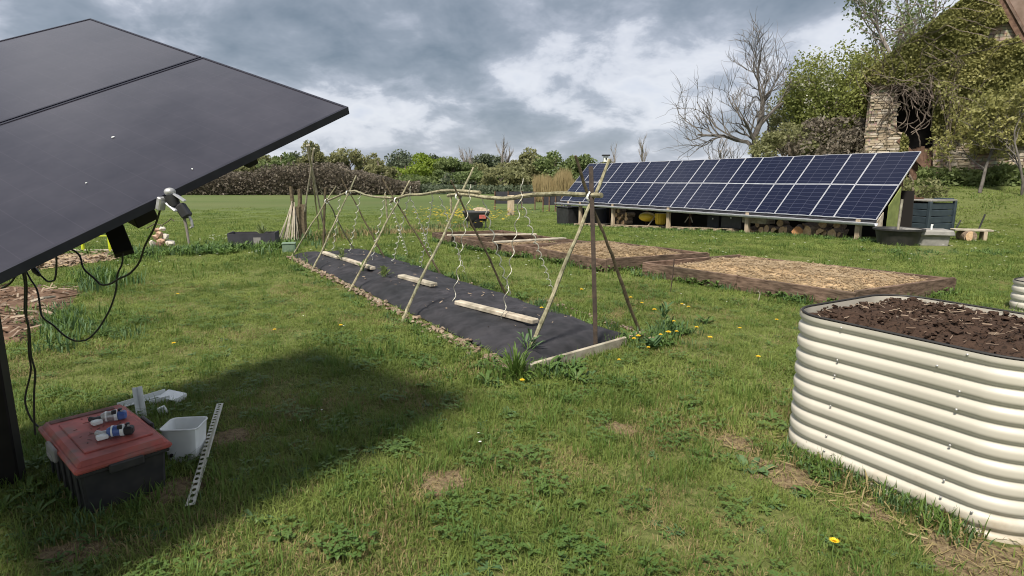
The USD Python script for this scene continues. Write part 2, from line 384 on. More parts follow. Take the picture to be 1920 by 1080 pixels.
# the house wall away from the stones that are built one by one
M['rubble'] = usdkit.material(stage, L + 'rubble', {
    'uv': ('attribute', {'attribute': 'st'}), 'w': ('noise_texture', {'scale': 2.0, 'detail': 3.0}), 'ad': ('vector_math', {'math_type': 'multiply_add', 'vector2': (.06, .06, .06)}),
    'b': ('brick_texture', {'color1': (.36, .30, .23), 'color2': (.25, .20, .15), 'mortar': (.15, .12, .09), 'scale': 1.0, 'mortar_size': .012, 'mortar_smooth': .4, 'brick_width': .42, 'row_height': .13, 'bias': 0.0}),
    'n': ('noise_texture', {'scale': 7.0, 'detail': 6.0}), 'm': ('mix_color', {'blend_type': 'overlay', 'fac': .55}), 'bp': ('bump', {'strength': .8, 'distance': .04, 'invert': True}),
    'p': ('principled_bsdf', {'roughness': .95, 'specular_ior_level': .15})},
    [('uv.vector', 'w.vector'), ('w.color', 'ad.vector1'), ('uv.vector', 'ad.vector3'), ('ad.vector', 'b.vector'), ('uv.vector', 'n.vector'), ('b.color', 'm.a'), ('n.color', 'm.b'), ('m.result', 'p.base_color'), ('b.fac', 'bp.height'), ('bp.normal', 'p.normal')], surface='p.BSDF')

# ---------------------------------------------------------------- ground
def spread(lo, hi, n, k=3.2):
    t = np.linspace(-1, 1, n); q = np.sinh(k * t) / np.sinh(k); return np.where(q < 0, -q * lo, q * hi)


gx, gy = spread(-700, 700, 170, 4.2), np.r_[np.linspace(-40, 8, 14), np.linspace(9, 40, 63), 40 + 860 * (np.linspace(.02, 1, 45) ** 2.2)]
GX, GY = np.meshgrid(gx, gy)
vv = np.c_[GX.ravel(), GY.ravel(), gz(GX, GY).ravel()]
nx = len(gx); I = np.arange((len(gy) - 1) * (nx - 1)); I = I + I // (nx - 1)
obj('ground', (vv, np.vstack([np.c_[I, I + 1, I + nx + 1], np.c_[I, I + nx + 1, I + nx]])), 'ground', smooth=True, kind='structure')

# ---------------------------------------------------------------- layout of the garden
NL, NR, FR, FL = at(985, 694), at(1178, 634), at(690, 472), at(547, 480)
fab_poly = Polygon([NL[:2], NR[:2], FR[:2], FL[:2]])
# corrugated planter footprint
PU, PV = unit((.49, -.872)), unit((.872, .49))
PC0, PL, PW, PR, PH = np.array([1.575, 3.36]), 1.27, 1.13, .26, .84


def rrect(c0, u, v, l, w, r, n=9, inset=0.0):
    r2 = max(r - inset, .01); pts = []
    for (a, b, st) in ((r, r, 180), (l - r, r, 270), (l - r, w - r, 0), (r, w - r, 90)):
        for t in np.radians(np.linspace(st, st + 90, n)):
            pts.append(c0 + u * (a + r2 * math.cos(t)) + v * (b + r2 * math.sin(t)))
    return np.array(pts)


plant_poly = Polygon(rrect(PC0, PU, PV, PL, PW, PR))
# raised beds: near-left wall line and cross direction
def bed_corners(a, b, c):  # left corner, near corner, right corner (tops in the photograph)
    return a, b, c, a + (c - b)


BED_H = .23
bA = bed_corners(at(1208, 492, BED_H), at(1602, 547, BED_H), at(1790, 521, BED_H))
bB = bed_corners(at(972, 459, BED_H), at(1136, 486, BED_H), at(1328, 474, BED_H))
bC = bed_corners(at(868, 447, BED_H), at(966, 462, BED_H), at(1112, 453, BED_H))
bD = bed_corners(at(812, 436, BED_H), at(862, 446, BED_H), at(1004, 439, BED_H))
beds = [Polygon([q[:2] for q in b]) for b in (bA, bB, bC, bD)]
soil_pts = [at(-60, 655), at(60, 648), at(120, 600), at(165, 545), at(60, 540), at(-60, 545)]
soil_poly = Polygon([q[:2] for q in soil_pts])
mulch_pts = [at(40, 510), at(150, 498), at(228, 487), at(205, 476), at(120, 482), at(20, 488)]
mulch_poly = Polygon([q[:2] for q in mulch_pts])
# tracker panel geometry
TA, TB = unit((.836, 1.137, .643)), unit((-2.153, 1.157, .753))
TN = unit(np.cross(TA, TB))
TP0 = atd(655, 201, 2.85)
TW, TL = 1.125, 2.28
# long solar array
AE = np.array([-.463, .886, 0.0]); AN = np.array([.886, .463, 0.0])
A0 = np.array([9.46, 15.30, .555]); ALEN, ASL, ATILT = 15.35, 2.42, .816
AUP = AN * math.cos(ATILT) + np.array([0, 0, math.sin(ATILT)])


def ac(t, d, z=0.0):
    """along the array, behind the eave, above the ground"""
    p = A0 + AE * t + AN * d; return np.array([p[0], p[1], float(gz(p[0], p[1])) + z])


def tpx(px, d=0.0):
    lo, hi = -6.0, 30.0
    for _ in range(50):
        m = .5 * (lo + hi); p = A0 + AE * m + AN * d
        q = 960 + F * p[0] / (p[1] * CP - (.2 - EYE) * SP)
        lo, hi = (m, hi) if q > px else (lo, m)
    return lo


arr_poly = Polygon([ac(-.6, -.1)[:2], ac(15.6, -.1)[:2], ac(15.6, 2.2)[:2], ac(-.6, 2.2)[:2]])
# red crate
RA, RB = unit((.66, .75)), unit((-.75, .66))
RC = np.array([-2.18, 2.93]); RL, RWd = .76, .42
crate_poly = Polygon([RC + RA * a * RWd / 2 + RB * b * RL / 2 for a, b in ((-1, -1), (1, -1), (1, 1), (-1, 1))])

# ---------------------------------------------------------------- lawn
def clump(seed, n, rad, h0, h1, w, bend=.6, broad=False):
    r = np.random.default_rng(seed); V, T = [], []; k = 0
    for i in range(n):
        a, q = r.uniform(0, 2 * np.pi), rad * math.sqrt(r.uniform()); base = np.array([q * math.cos(a), q * math.sin(a), -.005])
        h = r.uniform(h0, h1); az = r.uniform(0, 2 * np.pi); d = np.array([math.cos(az), math.sin(az), 0]); s = np.array([-d[1], d[0], 0])
        lean = r.uniform(.1, 1.0) * bend; tw = r.uniform(-.7, .7); s = s * math.cos(tw) + np.array([0, 0, math.sin(tw)]) * .4
        ww = w * r.uniform(.6, 1.25)
        k_ = min(lean, 1.5); p1 = base + d * h * lean * .42 + np.array([0, 0, h * (.62 - .16 * k_)]); p2 = base + d * h * lean + np.array([0, 0, h * (1 - .5 * k_)])
        V += [base - s * ww * .5, base + s * ww * .5, p1 - s * ww * .45, p1 + s * ww * .45, p2]
        T += [(k, k + 1, k + 3), (k, k + 3, k + 2), (k + 2, k + 3, k + 4)]; k += 5
    return np.array(V), np.array(T)


def rosette(seed, n, l0, l1, w, lift=.35):
    r = np.random.default_rng(seed); V, T = [], []; k = 0
    for i in range(n):
        az = 2 * np.pi * i / n + r.uniform(-.3, .3); d = np.array([math.cos(az), math.sin(az), 0]); s = np.array([-d[1], d[0], 0]); l = r.uniform(l0, l1); ww = w * r.uniform(.7, 1.2); z = lift * r.uniform(.5, 1.3)
        p = [np.array([0, 0, .01]), d * l * .45 + [0, 0, l * z * .8], d * l * .8 + [0, 0, l * z], d * l + [0, 0, l * z * .75]]
        V += [p[0] - s * ww * .15, p[0] + s * ww * .15, p[1] - s * ww * .45, p[1] + [0, 0, -.15 * ww], p[1] + s * ww * .45, p[2] - s * ww * .5, p[2] + [0, 0, -.15 * ww], p[2] + s * ww * .5, p[3]]
        T += [(k, k + 3, k + 2), (k, k + 1, k + 3), (k + 1, k + 4, k + 3), (k + 2, k + 3, k + 6), (k + 2, k + 6, k + 5), (k + 3, k + 4, k + 7), (k + 3, k + 7, k + 6), (k + 5, k + 6, k + 8), (k + 6, k + 7, k + 8)]; k += 9
    return np.array(V), np.array(T)


def clover(seed, n, rad):
    r = np.random.default_rng(seed); mb = MB()
    for i in range(n):
        a, q = r.uniform(0, 2 * np.pi), rad * math.sqrt(r.uniform()); c = np.array([q * math.cos(a), q * math.sin(a), r.uniform(.02, .05)])
        for j in range(3):
            t = 2.094 * j + a; d = np.array([math.cos(t), math.sin(t), r.uniform(-.2, .35)]) * .008
            mb.diamonds((c + d)[None], d[None], np.array([[-math.sin(t), math.cos(t), 0]]) * .0065)
    return mb.mesh


def instancer(path, protos, pos, idx, rot, scale, tilt=None, **m):
    pi = UsdGeom.PointInstancer.Define(stage, path); rels = []
    for i, (mesh, mt) in enumerate(protos):
        q = f'{path}/tuft_{i:03d}'; usdkit.mesh(stage, q, mesh, M[mt]); rels.append(q)
    pi.CreatePrototypesRel().SetTargets([Sdf.Path(q) for q in rels])
    pi.CreatePositionsAttr(Vt.Vec3fArray.FromNumpy(pos.astype(np.float32))); pi.CreateProtoIndicesAttr(Vt.IntArray.FromNumpy(idx.astype(np.int32)))
    pi.CreateOrientationsAttr([Gf.Quath(float(math.cos(a / 2)), 0, 0, float(math.sin(a / 2))) for a in rot])
    pi.CreateScalesAttr(Vt.Vec3fArray.FromNumpy(scale.astype(np.float32)))
    meta(pi.GetPrim(), **m)


import shapely
keep_out = shapely.union_all([fab_poly.buffer(.09), Point(at(1682, 458)[:2]).buffer(.55), Point(*(at(1744, 461)[:2] + [.1, .3])).buffer(.48), Polygon([at(1715, 480)[:2], at(1795, 480)[:2], at(1795, 455)[:2], at(1715, 455)[:2]]), plant_poly.buffer(.02), crate_poly.buffer(.0), *[b.buffer(-.02) for b in beds], soil_poly.buffer(-.12), mulch_poly.buffer(-.05)])
bare = [(at(835, 905)[:2], .17, .6), (at(1385, 830)[:2], .14, .6), (at(1460, 885)[:2], .20, .65), (at(1850, 1060)[:2], .26, .6), (at(430, 820)[:2], .16, .7), (at(330, 920)[:2], .18, .6), (at(1640, 960)[:2], .10, .4), (at(1160, 805)[:2], .14, .4), (at(150, 1030)[:2], .15, .4)]


def wedge(y0, y1, dens, r, margin=.7):
    y = np.sqrt(r.uniform(y0 ** 2, y1 ** 2, int(dens * 1.12 * (y1 ** 2 - y0 ** 2) * 1.02 + 2 * margin * (y1 - y0) * dens)))
    x = r.uniform(-1, 1, len(y)) * (1.12 * y + margin)
    return x, y


gr = np.random.default_rng(11)
protos = [(clump(s, 48, .085, .022, .07, .0040, 1.4), 'grass_blade') for s in range(4)] + [(clump(20 + s, 26, .07, .06, .13, .005, .9), 'grass_tall') for s in range(2)] + \
         [(clump(30, 30, .09, .02, .06, .004, 1.3), 'dry_grass'), (clover(40, 26, .09), 'clover_leaf'), (rosette(50, 8, .03, .065, .018, .3), 'weed_leaf'), (rosette(51, 7, .03, .07, .02, .5), 'clover_leaf'),
          (clump(60, 46, .17, .025, .06, .008, 1.5), 'grass_blade'), (clump(61, 46, .17, .025, .065, .008, 1.5), 'grass_blade'), (clump(62, 46, .4, .03, .07, .02, 1.5), 'grass_blade'), (clump(63, 46, .4, .03, .075, .02, 1.5), 'grass_blade'), (clump(64, 24, .30, .06, .16, .014, .9), 'grass_tall')]
P, IX, SC = [], [], []
for (y0, y1, dens, kinds, wts) in ((1.2, 4.2, 330, (0, 1, 2, 3, 4, 5, 6, 7, 8, 9), (.18, .18, .18, .18, .06, .06, .08, .055, .022, .02)),
                                   (4.2, 9.0, 190, (0, 1, 2, 3, 4, 5, 6, 7, 8, 9, 10, 11), (.10, .10, .10, .10, .03, .03, .06, .06, .02, .02, .19, .19)),
                                   (9.0, 19.0, 62, (10, 11, 4, 5, 14, 6), (.44, .44, .05, .04, .012, .018)),
                                   (19.0, 50.0, 9.0, (12, 13, 14), (.47, .47, .06))):
    x, y = wedge(y0, y1, dens, gr)
    pts = shapely.points(x, y); ok = ~shapely.contains(keep_out, pts) & ~shapely.contains(arr_poly.buffer(-.25), pts)
    idx = gr.choice(kinds, len(x), p=np.array(wts) / sum(wts))
    if y0 > 15: ok &= gr.uniform(size=len(x)) > ss(24, 50, y)
    for c, rad, s in bare:
        d = np.hypot(x - c[0], y - c[1]) / rad
        near = d < 1.0 + .4 * (meshkit.noise(np.c_[x * 9, y * 9, x * 0]) - .5)
        ok &= ~(near & (gr.uniform(size=len(x)) < s))
        idx = np.where(near & (gr.uniform(size=len(x)) < .5) & (y < 9), 6, idx)
    x, y, idx = x[ok], y[ok], idx[ok]
    g = meshkit.fbm(np.c_[x * .8, y * .8, x * 0], 3, 5)
    sc = gr.uniform(.65, 1.25, len(x)) * (.5 + 1.1 * g)
    dry = meshkit.fbm(np.c_[x * 1.7, y * 1.7, 0 * x + 2], 4, 15); idx = np.where((dry > .60) & (gr.uniform(size=len(x)) < .45) & (y < 9), 6, idx)
    P.append(np.c_[x, y, gz(x, y)]); IX.append(idx); SC.append(np.c_[sc, sc, sc * gr.uniform(.8, 1.25, len(x))])
P, IX, SC = np.vstack(P), np.hstack(IX), np.vstack(SC)
instancer('/World/grass', protos, P, IX, gr.uniform(0, 2 * np.pi, len(P)), SC, label='rough mown lawn of grass, clover and low weeds covering the garden', cat='grass', kind='stuff')
# taller growth along edges: beds, array, planter, tub
P, IX, SC = [], [], []
def along(a, b, n, off, s0, s1, kinds):
    t = gr.uniform(size=n); p = np.asarray(a)[None, :2] * (1 - t)[:, None] + np.asarray(b)[None, :2] * t[:, None] + gr.normal(0, off, (n, 2))
    s = gr.uniform(s0, s1, n); P.append(np.c_[p, gz(p[:, 0], p[:, 1])]); IX.append(gr.choice(kinds, n)); SC.append(np.c_[s, s, s])
for b in (bA, bB, bC, bD):
    along(b[0], b[1], 60, .06, 1.0, 1.6, (0, 1, 2)); along(b[1], b[2], 40, .06, .8, 1.4, (0, 1, 2)); along(b[2], b[3], 40, .1, 1.0, 1.8, (0, 1))
along(ac(-1, -.3), ac(15, -.3), 420, .22, .5, 1.25, (0, 1, 2))
along(at(1640, 474), at(1900, 474), 80, .25, .5, 1.0, (0, 1, 2)); along(at(548, 500), at(925, 700), 70, .06, .4, .8, (0, 1, 2)); along(at(1190, 640), at(700, 474), 140, .10, .6, 1.3, (0, 1, 2))
along(at(540, 455), at(870, 425), 260, .5, 1.2, 2.6, (0, 1, 3)); along(at(230, 480), at(520, 465), 220, .45, .9, 2.2, (0, 1, 2)); along(at(640, 440), at(840, 436), 130, .35, .8, 1.8, (3,))
along(PC0 + PU * .15 - PV * .04, PC0 + PU * 1.05 - PV * .04, 110, .035, .4, 1.05, (0, 0, 1, 3)); along(at(1190, 650), at(1290, 610), 40, .14, .7, 1.4, (0, 1, 2)); along(at(930, 715), at(1080, 700), 30, .08, .8, 1.4, (0, 1, 2))
along(at(20, 900), at(240, 1000), 60, .15, .35, .8, (0, 1, 2)); along(at(100, 590), at(190, 640), 60, .2, .9, 1.8, (0, 1)); along(at(165, 520), at(215, 540), 30, .2, 1.5, 2.6, (0, 1))
P, IX, SC = np.vstack(P), np.hstack(IX), np.vstack(SC)
instancer('/World/tall_weeds', [(clump(70, 22, .09, .07, .16, .007, .8), 'grass_tall'), (clump(71, 18, .10, .06, .15, .011, .9), 'weed_leaf'), (rosette(72, 9, .07, .14, .035, .7), 'clover_leaf'), (clump(73, 22, .14, .05, .16, .009, 1.0), 'dry_grass')], P, IX, gr.uniform(0, 6.28, len(P)), SC,
          label='uncut taller grass and weeds fringing the beds and the array', cat='weeds', kind='stuff')

# worn earth where the turf is thin
for c, rad, s_ in bare:
    a = np.linspace(0, 2 * np.pi, 40)[:-1]; q = rad * (.25 + 1.1 * (meshkit.fbm(np.c_[np.cos(a) * 3 + c[0] * 7, np.sin(a) * 3, 0 * a], 4, 3))) ; pp = np.c_[c[0] + q * np.cos(a), c[1] + q * np.sin(a)]; zz = gz(pp[:, 0], pp[:, 1]) + .004
    obj('bare_earth', (np.vstack([np.c_[pp, zz], [[c[0], c[1], float(gz(*c)) + .012]]]), np.array([(i, (i + 1) % 39, 39) for i in range(39)])), 'worn_earth', smooth=True, kind='structure')

# flowers
def daisy_mesh(r=.011, h=.07):
    mb = MB(); a = np.arange(9) * 2 * np.pi / 9; c = np.c_[np.cos(a), np.sin(a), 0 * a] * r * .6 + [0, 0, h]
    mb.diamonds(c, np.c_[np.cos(a), np.sin(a), .15 + 0 * a] * r * .55, np.c_[-np.sin(a), np.cos(a), 0 * a] * r * .3); return mb.mesh
x, y = wedge(2.5, 17, 1.3, gr); pts = shapely.points(x, y); ok = ~shapely.contains(keep_out, pts); x, y = x[ok], y[ok]
keep = meshkit.fbm(np.c_[x * .25, y * .25, x * 0], 2, 9) + .035 * (y - 8) > .58
x, y = x[keep], y[keep]; extra = [at(gr.uniform(1700, 1910), gr.uniform(395, 470)) for _ in range(60)] + [at(gr.uniform(350, 520), gr.uniform(440, 480)) for _ in range(70)] + [at(q, w) for q, w in ((897, 825), (900, 842), (604, 781), (564, 801))]
x, y = np.r_[x, [e[0] for e in extra]], np.r_[y, [e[1] for e in extra]]
s = gr.uniform(.7, 1.2, len(x)) * np.clip(y / 7, .8, 2.2)
instancer('/World/daisies', [(daisy_mesh(), 'petal_white')], np.c_[x, y, gz(x, y)], np.zeros(len(x)), gr.uniform(0, 6.28, len(x)), np.c_[s, s, .7 + 0 * s], label='tiny white daisies and clover heads scattered through the lawn', cat='daisies', kind='stuff')
x = np.array([at(gr.normal(870, 45), gr.normal(410, 8)) for _ in range(420)]); s = gr.uniform(2.0, 3.6, len(x))
instancer('/World/yellow_flowers', [(daisy_mesh(.02, .12), 'petal_yellow')], x, np.zeros(len(x)), 0 * s, np.c_[s, s, s], label='patch of yellow wild flowers below the dark garden cart', cat='flowers', kind='stuff')


def dandelion():
    d = thing('dandelion', 'yellow dandelion head open on a short stalk in the lawn', 'dandelion', (0, 0, 0), 'dandelions in the lawn')
    r = np.random.default_rng(3); mb = MB()
    for ring, (n, l, up) in enumerate(((18, .021, .2), (14, .016, .6), (9, .010, 1.4))):
        a = np.arange(n) * 2 * np.pi / n + ring; dd = np.c_[np.cos(a), np.sin(a), up + 0 * a]; dd /= np.linalg.norm(dd, axis=1, keepdims=True)
        mb.diamonds(dd * l * .55 + [0, 0, .09], dd * l * .5, np.c_[-np.sin(a), np.cos(a), 0 * a] * .003)
    obj('flower_head', mb, 'petal_yellow', d); obj('stalk', MB().tube([(0, 0, 0), (.004, .002, .05), (0, 0, .09)], .0022, 5), 'stem_green', d)
    return d


dand = dandelion()
spots = [(516, 634), (328, 662), (1203, 584), (1238, 646), (1252, 648), (1386, 632), (1188, 654), (1196, 652), (1278, 586), (1262, 622), (1455, 616), (335, 565), (979, 736), (1015, 596), (640, 628), (1182, 574), (1290, 590), (1560, 1052), (1268, 640), (1226, 600), (1305, 632), (1215, 668), (1330, 655), (1160, 690), (1420, 690), (1090, 560)]
for i, q in enumerate(spots):
    p = at(*q)
    if i == 0: UsdGeom.Xformable(stage.GetPrimAtPath(dand)).GetOrderedXformOps()[0].Set(Gf.Vec3d(*map(float, p)))
    else: copy(dand, p, i * 1.3, 'yellow dandelion head open on a short stalk in the lawn', 'dandelions in the lawn', gr.uniform(.8, 1.15) * (1.3 if q[1] < 660 else 1))

# dug soil and mulch, left of the lawn
def patch(poly, step, h, seed, zoff=.0):
    x0, y0, x1, y1 = poly.bounds; X, Y = np.meshgrid(np.arange(x0, x1, step), np.arange(y0, y1, step)); inn = shapely.contains(poly, shapely.points(X, Y))
    d = shapely.distance(poly.exterior, shapely.points(X, Y)); e = np.clip(d / .25, 0, 1)
    Z = gz(X, Y) + zoff + e * h * (.25 + 1.1 * meshkit.fbm(np.stack([X * 3.2, Y * 3.2, 0 * X], -1), 5, seed)) - .01
    n = X.shape[1]; idx = np.arange(X.size).reshape(X.shape); f = []
    q = inn[:-1, :-1] & inn[1:, :-1] & inn[:-1, 1:] & inn[1:, 1:]; a, b, c, dd = idx[:-1, :-1][q], idx[:-1, 1:][q], idx[1:, 1:][q], idx[1:, :-1][q]
    return np.c_[X.ravel(), Y.ravel(), Z.ravel()], np.vstack([np.c_[a, b, c], np.c_[a, c, dd]])


def strands(poly, n, zf, l0, l1, w, r, flat=.2):
    x0, y0, x1, y1 = poly.bounds; x, y = r.uniform(x0, x1, n * 2), r.uniform(y0, y1, n * 2); ok = shapely.contains(poly, shapely.points(x, y)); x, y = x[ok], y[ok]; k = len(x)
    a = r.uniform(0, 6.28, k); l = r.uniform(l0, l1, k); u = np.c_[np.cos(a), np.sin(a), r.normal(0, flat, k)] * l[:, None] / 2
    s = np.c_[-np.sin(a), np.cos(a), r.normal(0, .5, k)] * w / 2
    return MB().quads(np.c_[x, y, zf(x, y)], u, s)


obj('soil', patch(soil_poly, .06, .10, 4), 'dug_soil', smooth=True, kind='structure')
obj('mulch', patch(mulch_poly, .07, .09, 8), 'mulch', smooth=True, kind='structure')
lone('soil_litter', strands(soil_poly.buffer(-.1), 260, lambda x, y: .07 + .05 * gr.uniform(size=len(x)), .04, .22, .02, gr), 'wood_chip', 'pale chips and clods lying on the dug brown soil at the left', 'litter', kind='stuff')
lone('wood_stick', MB().tube([at(58, 566, .09), at(80, 559, .12), at(103, 556, .1)], (.018, .02, .014)), 'pale_board', 'pale stick lying on the dug soil behind the cables', 'stick')
lone('mulch_chips', strands(mulch_poly, 900, lambda x, y: gz(x, y) + .03 + .05 * gr.uniform(size=len(x)), .05, .18, .03, gr), 'wood_chip', 'loose wood chips heaped at the far left lawn edge', 'wood chips', kind='stuff')

# ---------------------------------------------------------------- fabric bed
veg = thing('vegetable_bed', 'long vegetable bed under black weed fabric beneath the pole trellis', 'vegetable bed', (*((NL + FR) / 2)[:2], 0))
nu, nv = 150, 46
U, Vv = np.meshgrid(np.linspace(0, 1, nu), np.linspace(0, 1, nv), indexing='ij')
XY = (NL * (1 - U[..., None]) + FL * U[..., None]) * (1 - Vv[..., None]) + (NR * (1 - U[..., None]) + FR * U[..., None]) * Vv[..., None]
edge = np.minimum(np.minimum(Vv, 1 - Vv) * 1.6, np.minimum(U, 1 - U) * 9)
nz = meshkit.fbm(np.stack([XY[..., 0] * 1.3, XY[..., 1] * 1.3, 0 * U], -1), 3, 2); wr = meshkit.fbm(np.stack([XY[..., 0] * 6, XY[..., 1] * 3, 0 * U], -1), 4, 3)
rip = np.abs(meshkit.noise(np.stack([U * 60, Vv * 5, 0 * U], -1), 6) - .5)
Z = .012 + .12 * np.sqrt(np.clip(edge / .35, 0, 1)) * (.6 + .55 * nz) + .045 * (wr - .5) - .018 * (1 - np.clip(rip * 9, 0, 1))
idx = np.arange(nu * nv).reshape(nu, nv); a, b, c, d = idx[:-1, :-1].ravel(), idx[1:, :-1].ravel(), idx[1:, 1:].ravel(), idx[:-1, 1:].ravel()
obj('fabric', (np.c_[XY[..., 0].ravel(), XY[..., 1].ravel(), Z.ravel()], np.vstack([np.c_[a, c, b], np.c_[a, d, c]])), 'fabric', veg, smooth=True)


def fab_z(p):
    q = shapely.distance(fab_poly.exterior, shapely.points(p[0], p[1])); return .012 + .11 * math.sqrt(min(q / .5, 1))


def plank(p, q, w, h, bev=.006, up=(0, 0, 1), wob=0):
    p, q = np.asarray(p, float), np.asarray(q, float); ax = frame(q - p, up)
    return MB().box((p + q) / 2, (np.linalg.norm(q - p), w, h), ax, bev=bev)


p, q = at(988, 705), at(1172, 648)
obj('edge_board', plank(p + [0, 0, .05], q + [0, 0, .04], .035, .10), 'pale_board', veg)
mb = MB(); er = np.random.default_rng(5)
def pebbles(mb, a, b, n, off, s0, s1):
    for _ in range(n):
        t = er.uniform(); c = a * (1 - t) + b * t + np.r_[er.normal(0, off, 2), 0]; s = er.uniform(s0, s1); d = rdirs(8, er) * s * np.array([1, 1, .6]) + c + [0, 0, .025 + s * .2]
        h = trimesh.convex.convex_hull(d); mb.add(h.vertices, h.faces)
pebbles(mb, at(543, 484), at(972, 704), 420, .04, .02, .045); pebbles(mb, at(1178, 640), at(1210, 632), 40, .05, .02, .05); pebbles(mb, at(1200, 628), at(1010, 562), 50, .04, .015, .03); pebbles(mb, at(900, 540), at(780, 506), 30, .04, .015, .03)
obj('gravel_edging', mb, 'wood_chip', veg, kind='stuff')
for i, (p0, p1, w, lab) in enumerate((((858, 574), (1004, 612), .10, 'long white board weighing down the fabric near the front'), ((752, 524), (814, 541), .12, 'short pale board on the fabric halfway along the bed'),
                                      ((642, 489), (700, 509), .09, 'thin pale board on the fabric behind the small plants'), ((606, 477), (636, 488), .10, 'small pale board at the far end of the fabric'))):
    a, b = at(*p0, .10), at(*p1, .10); a[2] = fab_z(a) + .03; b[2] = fab_z(b) + .03
    lone('loose_board', plank(a, b, w, .05, .008), 'pale_board', lab, 'board')


lone('fabric_debris', MB().add(*strands(fab_poly.buffer(-.12), 260, lambda x, y: np.array([fab_z(q) + .03 for q in np.c_[x, y]]), .012, .05, .012, gr).mesh), 'wood_chip', 'pale crumbs of straw and bark strewn over the black fabric', 'litter', kind='stuff')


def leafy(name, label, cat, base, n, l0, l1, w, seed, mt='weed_leaf', lift=1.0, stemh=0.0):
    r = np.random.default_rng(seed); t = thing(name, label, cat, base); mb = MB(); st = MB()
    for i in range(n):
        az = r.uniform(0, 6.28); el = r.uniform(.35, 1.3) * lift; l = r.uniform(l0, l1); d = np.array([math.cos(az) * math.cos(el), math.sin(az) * math.cos(el), math.sin(el)])
        s = np.array([-math.sin(az), math.cos(az), 0]); p0 = np.asarray(base) + [r.normal(0, .02), r.normal(0, .02), stemh * r.uniform(.2, 1)]
        p = [p0, p0 + d * l * .4, p0 + d * l * .75 - [0, 0, l * .05], p0 + d * l - [0, 0, l * .22]]; ww = w * r.uniform(.6, 1.2)
        v = np.array([p[0] - s * .004, p[0] + s * .004, p[1] - s * ww * .5, p[1] - [0, 0, ww * .2], p[1] + s * ww * .5, p[2] - s * ww * .42, p[2] - [0, 0, ww * .2], p[2] + s * ww * .42, p[3]])
        mb.add(v, [(0, 3, 2), (0, 1, 3), (1, 4, 3), (2, 3, 6), (2, 6, 5), (3, 4, 7), (3, 7, 6), (5, 6, 8), (6, 7, 8)])
        if stemh and i % 4 == 0: st.tube([np.asarray(base), p0], .005, 5)
    obj('leaves', mb, mt, t)
    if stemh: obj('stem', st, 'stem_green', t)
    return t


leafy('grass_tuft', 'tall ragged tuft of coarse grass at the near corner of the fabric', 'grass tuft', at(968, 712), 90, .14, .36, .016, 1, 'grass_tall', lift=1.05, stemh=.05)
leafy('thistle', 'spiny blue green weed growing through the fabric beside the front pole', 'weed', at(992, 672), 20, .10, .22, .022, 2, stemh=.16)
for i, (q, lab) in enumerate((((722, 536), 'small leafy young plant in the middle of the black fabric'), ((682, 521), 'pale young plant beside the thin board on the fabric'), ((640, 500), 'tiny seedling behind the second left trellis pole'))):
    b = at(*q); b[2] = .10; leafy('seedling', lab, 'plant', b, 20 - 3 * i, .10, .22, .04, 10 + i, 'green_leaf', stemh=.14)
leafy('lawn_rosette', 'flat broad leaved rosette in the shaded grass right of the bucket', 'weed', at(540, 890), 11, .09, .16, .045, 20, lift=.3)
leafy('lawn_rosette', 'clump of pale broad leaves in the lawn left of the cream planter', 'weed', at(1405, 880), 16, .07, .14, .05, 21, lift=.4)
leafy('lawn_rosette', 'leafy weed clump below the front edge board of the fabric bed', 'weed', at(1095, 712), 14, .10, .17, .035, 22, lift=.45)
leafy('flowering_weed', 'leggy weed with dandelions at the right front corner of the bed', 'weed', at(1245, 628), 22, .08, .18, .03, 23, stemh=.3)
leafy('flowering_weed', 'bushy weed under the dandelions beside the front stone corner', 'weed', at(1225, 655), 26, .08, .18, .04, 24, lift=.7, stemh=.06)

# ---------------------------------------------------------------- bean trellis
nearP, farP = at(1118, 655), aty(607, 12.7)
rdir = unit((farP - nearP)[:2]); rn = np.array([-rdir[1], rdir[0], 0])
def on_ridge(px, py):
    d = ray(px, py); o = np.array([0, 0, EYE]); c = np.r_[nearP[:2], 0]
    t = ((c - o) @ rn) / (d @ rn); return o + t * d
tre = thing('bean_trellis', 'rustic bean trellis of crossed poles with a long bent ridge pole', 'trellis', (*((nearP + farP) / 2)[:2], 0))
def wob(pts, amp, seed, n=5):
    pts = np.asarray(pts, float); s = np.r_[0, np.cumsum(np.linalg.norm(np.diff(pts, axis=0), axis=1))]; k = max(len(pts), int(s[-1] / .12)); t = np.linspace(0, s[-1], k)
    q = np.stack([np.interp(t, s, pts[:, j]) for j in range(3)], 1); w = np.stack([meshkit.fbm(np.c_[t * 2.3, 0 * t + seed * 3.3 + j, 0 * t], 3, seed) - .5 for j in range(3)], 1); e = np.minimum(t, s[-1] - t); return q + w * amp * np.clip(e / .3, 0, 1)[:, None]
def pole(foot, cross, top, r, seed, mt='pole_bark'):
    f = at(*foot); f[2] = -.05; c = on_ridge(*cross); d = c - f
    k = 1.0; pt = np.array(top, float); best = (1e9, 1)
    for k in np.linspace(1.0, 1.8, 81):
        p = f + d * k; dp = p - [0, 0, EYE]; dep = dp[1] * CP - dp[2] * SP; up = dp[1] * SP + dp[2] * CP; e = math.hypot(960 + F * dp[0] / dep - pt[0], 540 - F * up / dep - pt[1])
        best = min(best, (e, k))
    pts = wob([f, c, f + d * best[1]], .06, seed); kn = np.random.default_rng(seed).uniform(.86, 1.14, len(pts)); obj('pole', MB().tube(pts, np.linspace(r, r * .7, len(pts)) * kn, 7), mt, tre, smooth=40)
for a in (((985, 667), (1107, 385), (1143, 300), .022, 1), ((749, 607), (861, 372), (895, 317), .019, 2), ((650, 548), (745, 381), (771, 340), .017, 3), ((582, 510), (653, 362), (668, 330), .017, 4), ((543, 482), (613, 377), (632, 351), .018, 5)): pole(*a)
